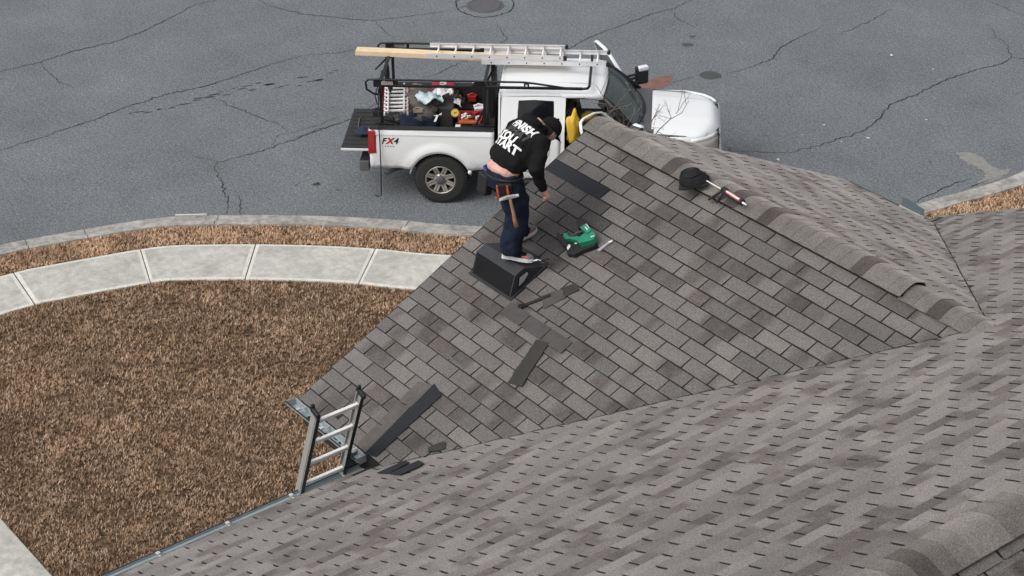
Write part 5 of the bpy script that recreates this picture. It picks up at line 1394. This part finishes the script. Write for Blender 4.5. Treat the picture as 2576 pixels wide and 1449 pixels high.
# cap
cpm = MB()
Rc4 = RH.to_4x4()
prof_c = [(.101 * math.sin(a), .104 * math.cos(a)) for a in np.linspace(0, RAD(96), 10)][::-1]
cpm.lathe([(max(r, 1e-6), z) for r, z in prof_c], 28, Matrix.Translation(H(.0, 0, .030)) @ Rc4 @ Matrix.Scale(1.06, 4, V((1, 0, 0))))
capo = cpm.build('cap', MT['hoodie'], man, smooth=True, solid=.004)
P = []
for t in np.linspace(0, 1, 6):
    P.append([H(.085 + t * .085 * (1 - (s_ / .085) ** 2 * .35), s_, .022 - .020 * t - 2.2 * s_ * s_) for s_ in np.linspace(-.085, .085, 11)])
MB().grid(P).build('cap_brim', MT['hoodie'], capo, smooth=True, solid=.004)
MB().ball(H(0, 0, .138), (.012, .012, .008), 8, 5, RH).build('cap_button', MT['hoodie'], capo)
# hoodie
hoo = MB()
ax = (nek - pel).normalized()
hoo.tube([pel + V((.075, 0, .070)), pel + V((.075, 0, .135)), (pel + che) / 2 + V((.02, 0, .035)), che + V((.0, 0, .01)), (che + nek) / 2 + V((.005, 0, .0)), nek + V((-.01, 0, -.01))],
         [(.200, .150), (.222, .178), (.228, .182), (.230, .168), (.205, .128), (.10, .085)], 26)
hoo.tube([V((.19, .12, 1.11)) + V((.03, -.14, .03)), rs + V((-.01, 0, 0)), (rs + re) / 2, re, (re + rw) / 2, rw - fd * .02], [.105, .090, .080, .072, .058, .042], 16)
hoo.tube([V((.19, .12, 1.11)) + V((.03, .14, .03)), ls, (ls + le) / 2, le, (le + lw) / 2, lw - fd2 * .02], [.105, .088, .078, .070, .056, .042], 16)
hoo.ball(nek + V((-.055, 0, .045)), (.095, .115, .050), 16, 10, Matrix.Rotation(RAD(35), 3, 'Y'))     # hood lying on the neck
hoo.tube([nek + V((.02, -.085, .0)), nek + V((.055, -.05, -.075)), nek + V((.05, .0, -.12)), nek + V((.055, .05, -.075)), nek + V((.02, .085, .0))], .030, 10)
hme = remesh(hoo, .011, 4); cloth_noise(hme, .012, 9, .006, 22, 3)
hme.materials.append(MT['hoodie']); hoodie = link('hoodie', hme, man)
MB().tube([rw - fd * .045, rw - fd * .012], [.044, .040], 16).build('cuff', MT['hoodie'], hoodie, smooth=True)
# jeans
je = MB()
je.tube([pel + V((.015, 0, .045)), pel + V((0, 0, .0)), pel + V((0, 0, -.09))], [(.192, .148), (.200, .162), (.178, .150)], 24)
for h_, k_, a_ in ((rh, rk, ra), (lh, lk, la_)):
    je.tube([h_ + V((0, 0, .0)), h_ * .7 + k_ * .3, h_ * .35 + k_ * .65, k_, k_ * .55 + a_ * .45, a_ + V((.0, 0, .05)), a_ + V((.005, 0, -.02))], [.125, .132, .122, .112, .104, .098, .100], 18)
jm = remesh(je, .011, 4); cloth_noise(jm, .016, 8, .007, 19, 5)
jm.materials.append(MT['jeans']); jeans = link('jeans', jm, man)
MB().tube([pel + V((-.118, .04, .038)), pel + V((-.122, .10, .036)), pel + V((-.095, .16, .036)), pel + V((-.05, .175, .036))], [(.012, .02)] * 4, 8).build('waistband', MT['blue'], jeans)
# shoes
def shoe(a, yaw, pitch, nm):
    M = T(a.x, a.y, a.z, yaw, 0, pitch)
    s = empty(nm, M, parent=man)
    out = [(-.10, -.035), (-.085, -.045), (.0, -.042), (.08, -.052), (.15, -.048), (.19, -.028), (.20, .0), (.18, .030), (.13, .046), (.06, .044), (-.02, .038), (-.085, .042), (-.10, .03)]
    MB().slab([(x, y, 0) for x, y in out], (0, 0, 1), .036).build('sole', MT['sole'], s, bevel=.010)
    u = MB(); u.tube([(-.065, 0, .09), (-.06, 0, .055), (-.01, 0, .055), (.06, 0, .048), (.13, 0, .040), (.17, 0, .036)], [(.040, .035), (.042, .044), (.043, .048), (.046, .034), (.043, .026), (.03, .016)], 14)
    um = remesh(u, .008, 3); um.materials.append(MT['hoodie']); link('upper', um, s)
    t = MB(); t.ball((.135, 0, .040), (.062, .047, .026), 14, 8); t.ball((-.075, 0, .055), (.034, .042, .035), 12, 8); t.build('toe_cap', MT['shoe'], s, smooth=True)
    MB().box((.10, -.015, .062), (.05, .022, .006), Matrix.Rotation(.25, 3, 'Y')).box((.12, -.036, .050), (.06, .016, .018)).build('shoe_stripe', MT['pinkred'], s, bevel=.004)
shoe(V((-.01, .0, .0)), RAD(-46), RAD(4), 'right_shoe')
shoe(lf + V((-.03, 0, .0)), RAD(-5), RAD(-16), 'left_shoe')
# lettering across the back, pressed onto the hoodie
bvh = BVHTree.FromPolygons([v.co.copy() for v in hme.vertices], [tuple(p.vertices) for p in hme.polygons])
def printed(txt, size, cen, right, upv, mat, off_=.004, cuts=2, space=1.0, parent=None):
    me = text_mesh(txt, size, off_, 0, 0, cuts, space)
    right = right.normalized(); upv = (upv - right * upv.dot(right)).normalized(); nn = right.cross(upv)
    for v in me.vertices:
        p = cen + right * v.co.x + upv * v.co.y + nn * .5
        hit, no, _, _ = bvh.ray_cast(p, -nn)
        v.co = (hit + nn * .004) if hit is not None else p - nn * .5
    me.materials.append(mat); return link('print', me, hoodie)
bc = V((.165, .10, 1.10)); rg = V((0, -1, 0)); upb = V((.70, 0, .66))
for i, (tx, col, o_) in enumerate((('FINISH', 'print_white', .115), ('WHAT', 'print_grey', .045), ('YOU', 'print_white', -.03), ('START', 'print_white', -.105))):
    printed(tx, .108, bc + upb.normalized() * o_ + rg * (.0 if tx != 'YOU' else -.03), rg, upb, MT[col], .0045)
sd = (re - rs).normalized()
nn_ = V((.35, -1, .25)).normalized()
hit = bvh.ray_cast((rs * .62 + re * .38) + nn_ * .4 + V((.03, 0, 0)), -nn_)[0]
if hit is not None:
    Mq = frame(hit + nn_ * .003, sd, nn_); MB().box((0, 0, 0), (.075, .030, .003)).build('sleeve_patch', MT['print_white'], hoodie, Mq)
# tool belt worn by the worker
belt = empty('tool_belt', T(pel.x, pel.y, pel.z), parent=man)
MB().tube([(.158 * math.cos(a) + .012, .205 * math.sin(a), .018 - .012 * math.cos(a)) for a in np.linspace(0, 2 * math.pi, 30)], [(.012, .014)] * 30, 8).build('belt', MT['leather'], belt, smooth=True)
MB().box((-.125, .10, -.095), (.085, .14, .20), Matrix.Rotation(.2, 3, 'Y'), taper=1.15).build('pouch', MT['leather'], belt, bevel=.02)
MB().box((-.10, -.185, -.06), (.14, .045, .15), Matrix.Rotation(-.5, 3, 'Z')).build('holster', MT['leather'], belt, bevel=.012)
for i, (x, y) in enumerate(((-.165, -.165), (-.095, -.225))):
    MB().tube([(x, y, .01), (x + .006, y - .004, -.05), (x + .012, y - .01, -.11)], [.010, .014, .011], 8).box((x + .004, y, -.115), (.04, .03, .018)).build('tool_handle', plain('red_tool_grip', (.42, .07, .04), .5), belt, bevel=.004)
MB().box((.11, -.15, .0), (.05, .02, .025)).build('paper_tag', MT['print_white'], belt)
MB().ball((-.20, .24, -.02), (.02, .02, .02), 8, 6).build('tape_measure', MT['alu'], belt)
# hammer hanging from the belt
h0 = MP @ V((-.135, -.165, .735)); h1_ = MP @ V((-.075, -.165, .43))
dh = (h1_ - h0).normalized()
ham = empty('hammer', frame(h0, MP.to_3x3() @ V((.85, -.52, .12)), -dh), 'wood handled framing hammer hanging at the hip of the worker', 'hammer')
MB().tube([(0, 0, .02), (0, 0, -.05), (.003, 0, -.16), (.0, 0, -.24), (.004, 0, -.32)], [(.010, .014), (.011, .014), (.012, .016), (.013, .018), (.015, .021)], 10).build('handle', plain('worn_hickory', (.40, .22, .12), .6, var=.25, scale=12), ham, smooth=True)
MB().box((.015, 0, .012), (.075, .026, .030)).tube([(.05, 0, .012), (.085, 0, .012)], .016, 10).slab([(-.02, -.014, .0), (-.095, -.02, -.004), (-.10, -.012, .008), (-.02, -.014, .026)], (0, 1, 0), .026).build('hammer_head', MT['palegrey'], ham, bevel=.004)
tp_ = Vector(onplane(1352, 655, (0, -.5, 1), ZO + .15))
sn = empty('tin_snips', frame(tp_, (.75, .3, .1), nA), 'small steel tin snips with black grips lying on the vent by the shoe', 'snips')
MB().tube([(-.05, -.012, 0), (0, 0, .004), (.04, .008, 0)], [.007, .009, .004], 8).build('blade', MT['alu'], sn); MB().tube([(0, 0, .002), (.05, -.02, 0), (.11, -.025, 0)], .009, 8).build('grip', MT['black'], sn, smooth=True); MB().tube([(0, 0, .002), (.05, .02, 0), (.11, .03, 0)], .009, 8).build('grip', MT['black'], sn, smooth=True)
# drawstring
MB().tube([nek + V((.05, -.05, -.06)), nek + V((.07, -.06, -.14)), nek + V((.06, -.06, -.20))], .004, 5).build('drawstring', MT['hoodie'], hoodie)

# ------------------------------------------------------------------ bare young tree between the house and the street
def bare_tree():
    base = V((-5.75, 5.25, GZ))
    r = random.Random(4)
    tr = empty('bare_tree', Matrix.Translation(base), 'leafless young tree behind the gable, its twigs over the truck hood', 'tree')
    trunk = MB().tube([V((0, 0, 0)), V((.03, .02, 1.0)), V((0, .05, 2.0)), V((.02, .0, 2.9)), V((.05, .05, 3.4))], [.05, .042, .036, .028, .022], 10)
    trunk.build('trunk', MT['bark'], tr, smooth=True)
    br = MB()
    def grow(p, q, rad, lvl):
        n = 7; pts = []; 
        for i in range(n):
            t = i / (n - 1); pts.append(p + (q - p) * t + V((r.gauss(0, 1), r.gauss(0, 1), r.gauss(0, 1))) * (.010 * (q - p).length * (0 < i < n - 1)))
        br.tube(pts, [rad * (1 - .75 * i / (n - 1)) for i in range(n)], 5 if lvl else 6)
        if lvl >= 2: return
        d = (q - p).normalized(); L = (q - p).length
        for k in range(7 if lvl == 0 else 4):
            t = r.uniform(.25, .97); s_ = p + (q - p) * t
            side = d.cross(V((r.gauss(0, 1), r.gauss(0, 1), r.gauss(0, 1)))).normalized()
            e = s_ + (d * r.uniform(.5, 1.0) + side * r.uniform(.5, .95)).normalized() * L * r.uniform(.22, .48) * (1.15 - t * .5)
            grow(s_, e, rad * .40, lvl + 1)
    top = V((.05, .05, 3.3))
    T1 = V(gr(1733, 252, 4.75)) - base; 
    grow(top, T1, .012, 0)
    grow(top, V(gr(1660, 262, 4.45)) - base, .011, 0)
    grow(top, V(gr(1500, 215, 4.85)) - base, .012, 0)
    grow(top, V(gr(1552, 240, 4.65)) - base, .011, 0)
    br.build('crown', MT['bark'], tr)
MT['bark'] = plain('grey_bark', (.20, .165, .145), .85, var=.3, scale=20)
bare_tree()
bpy.context.view_layer.update()
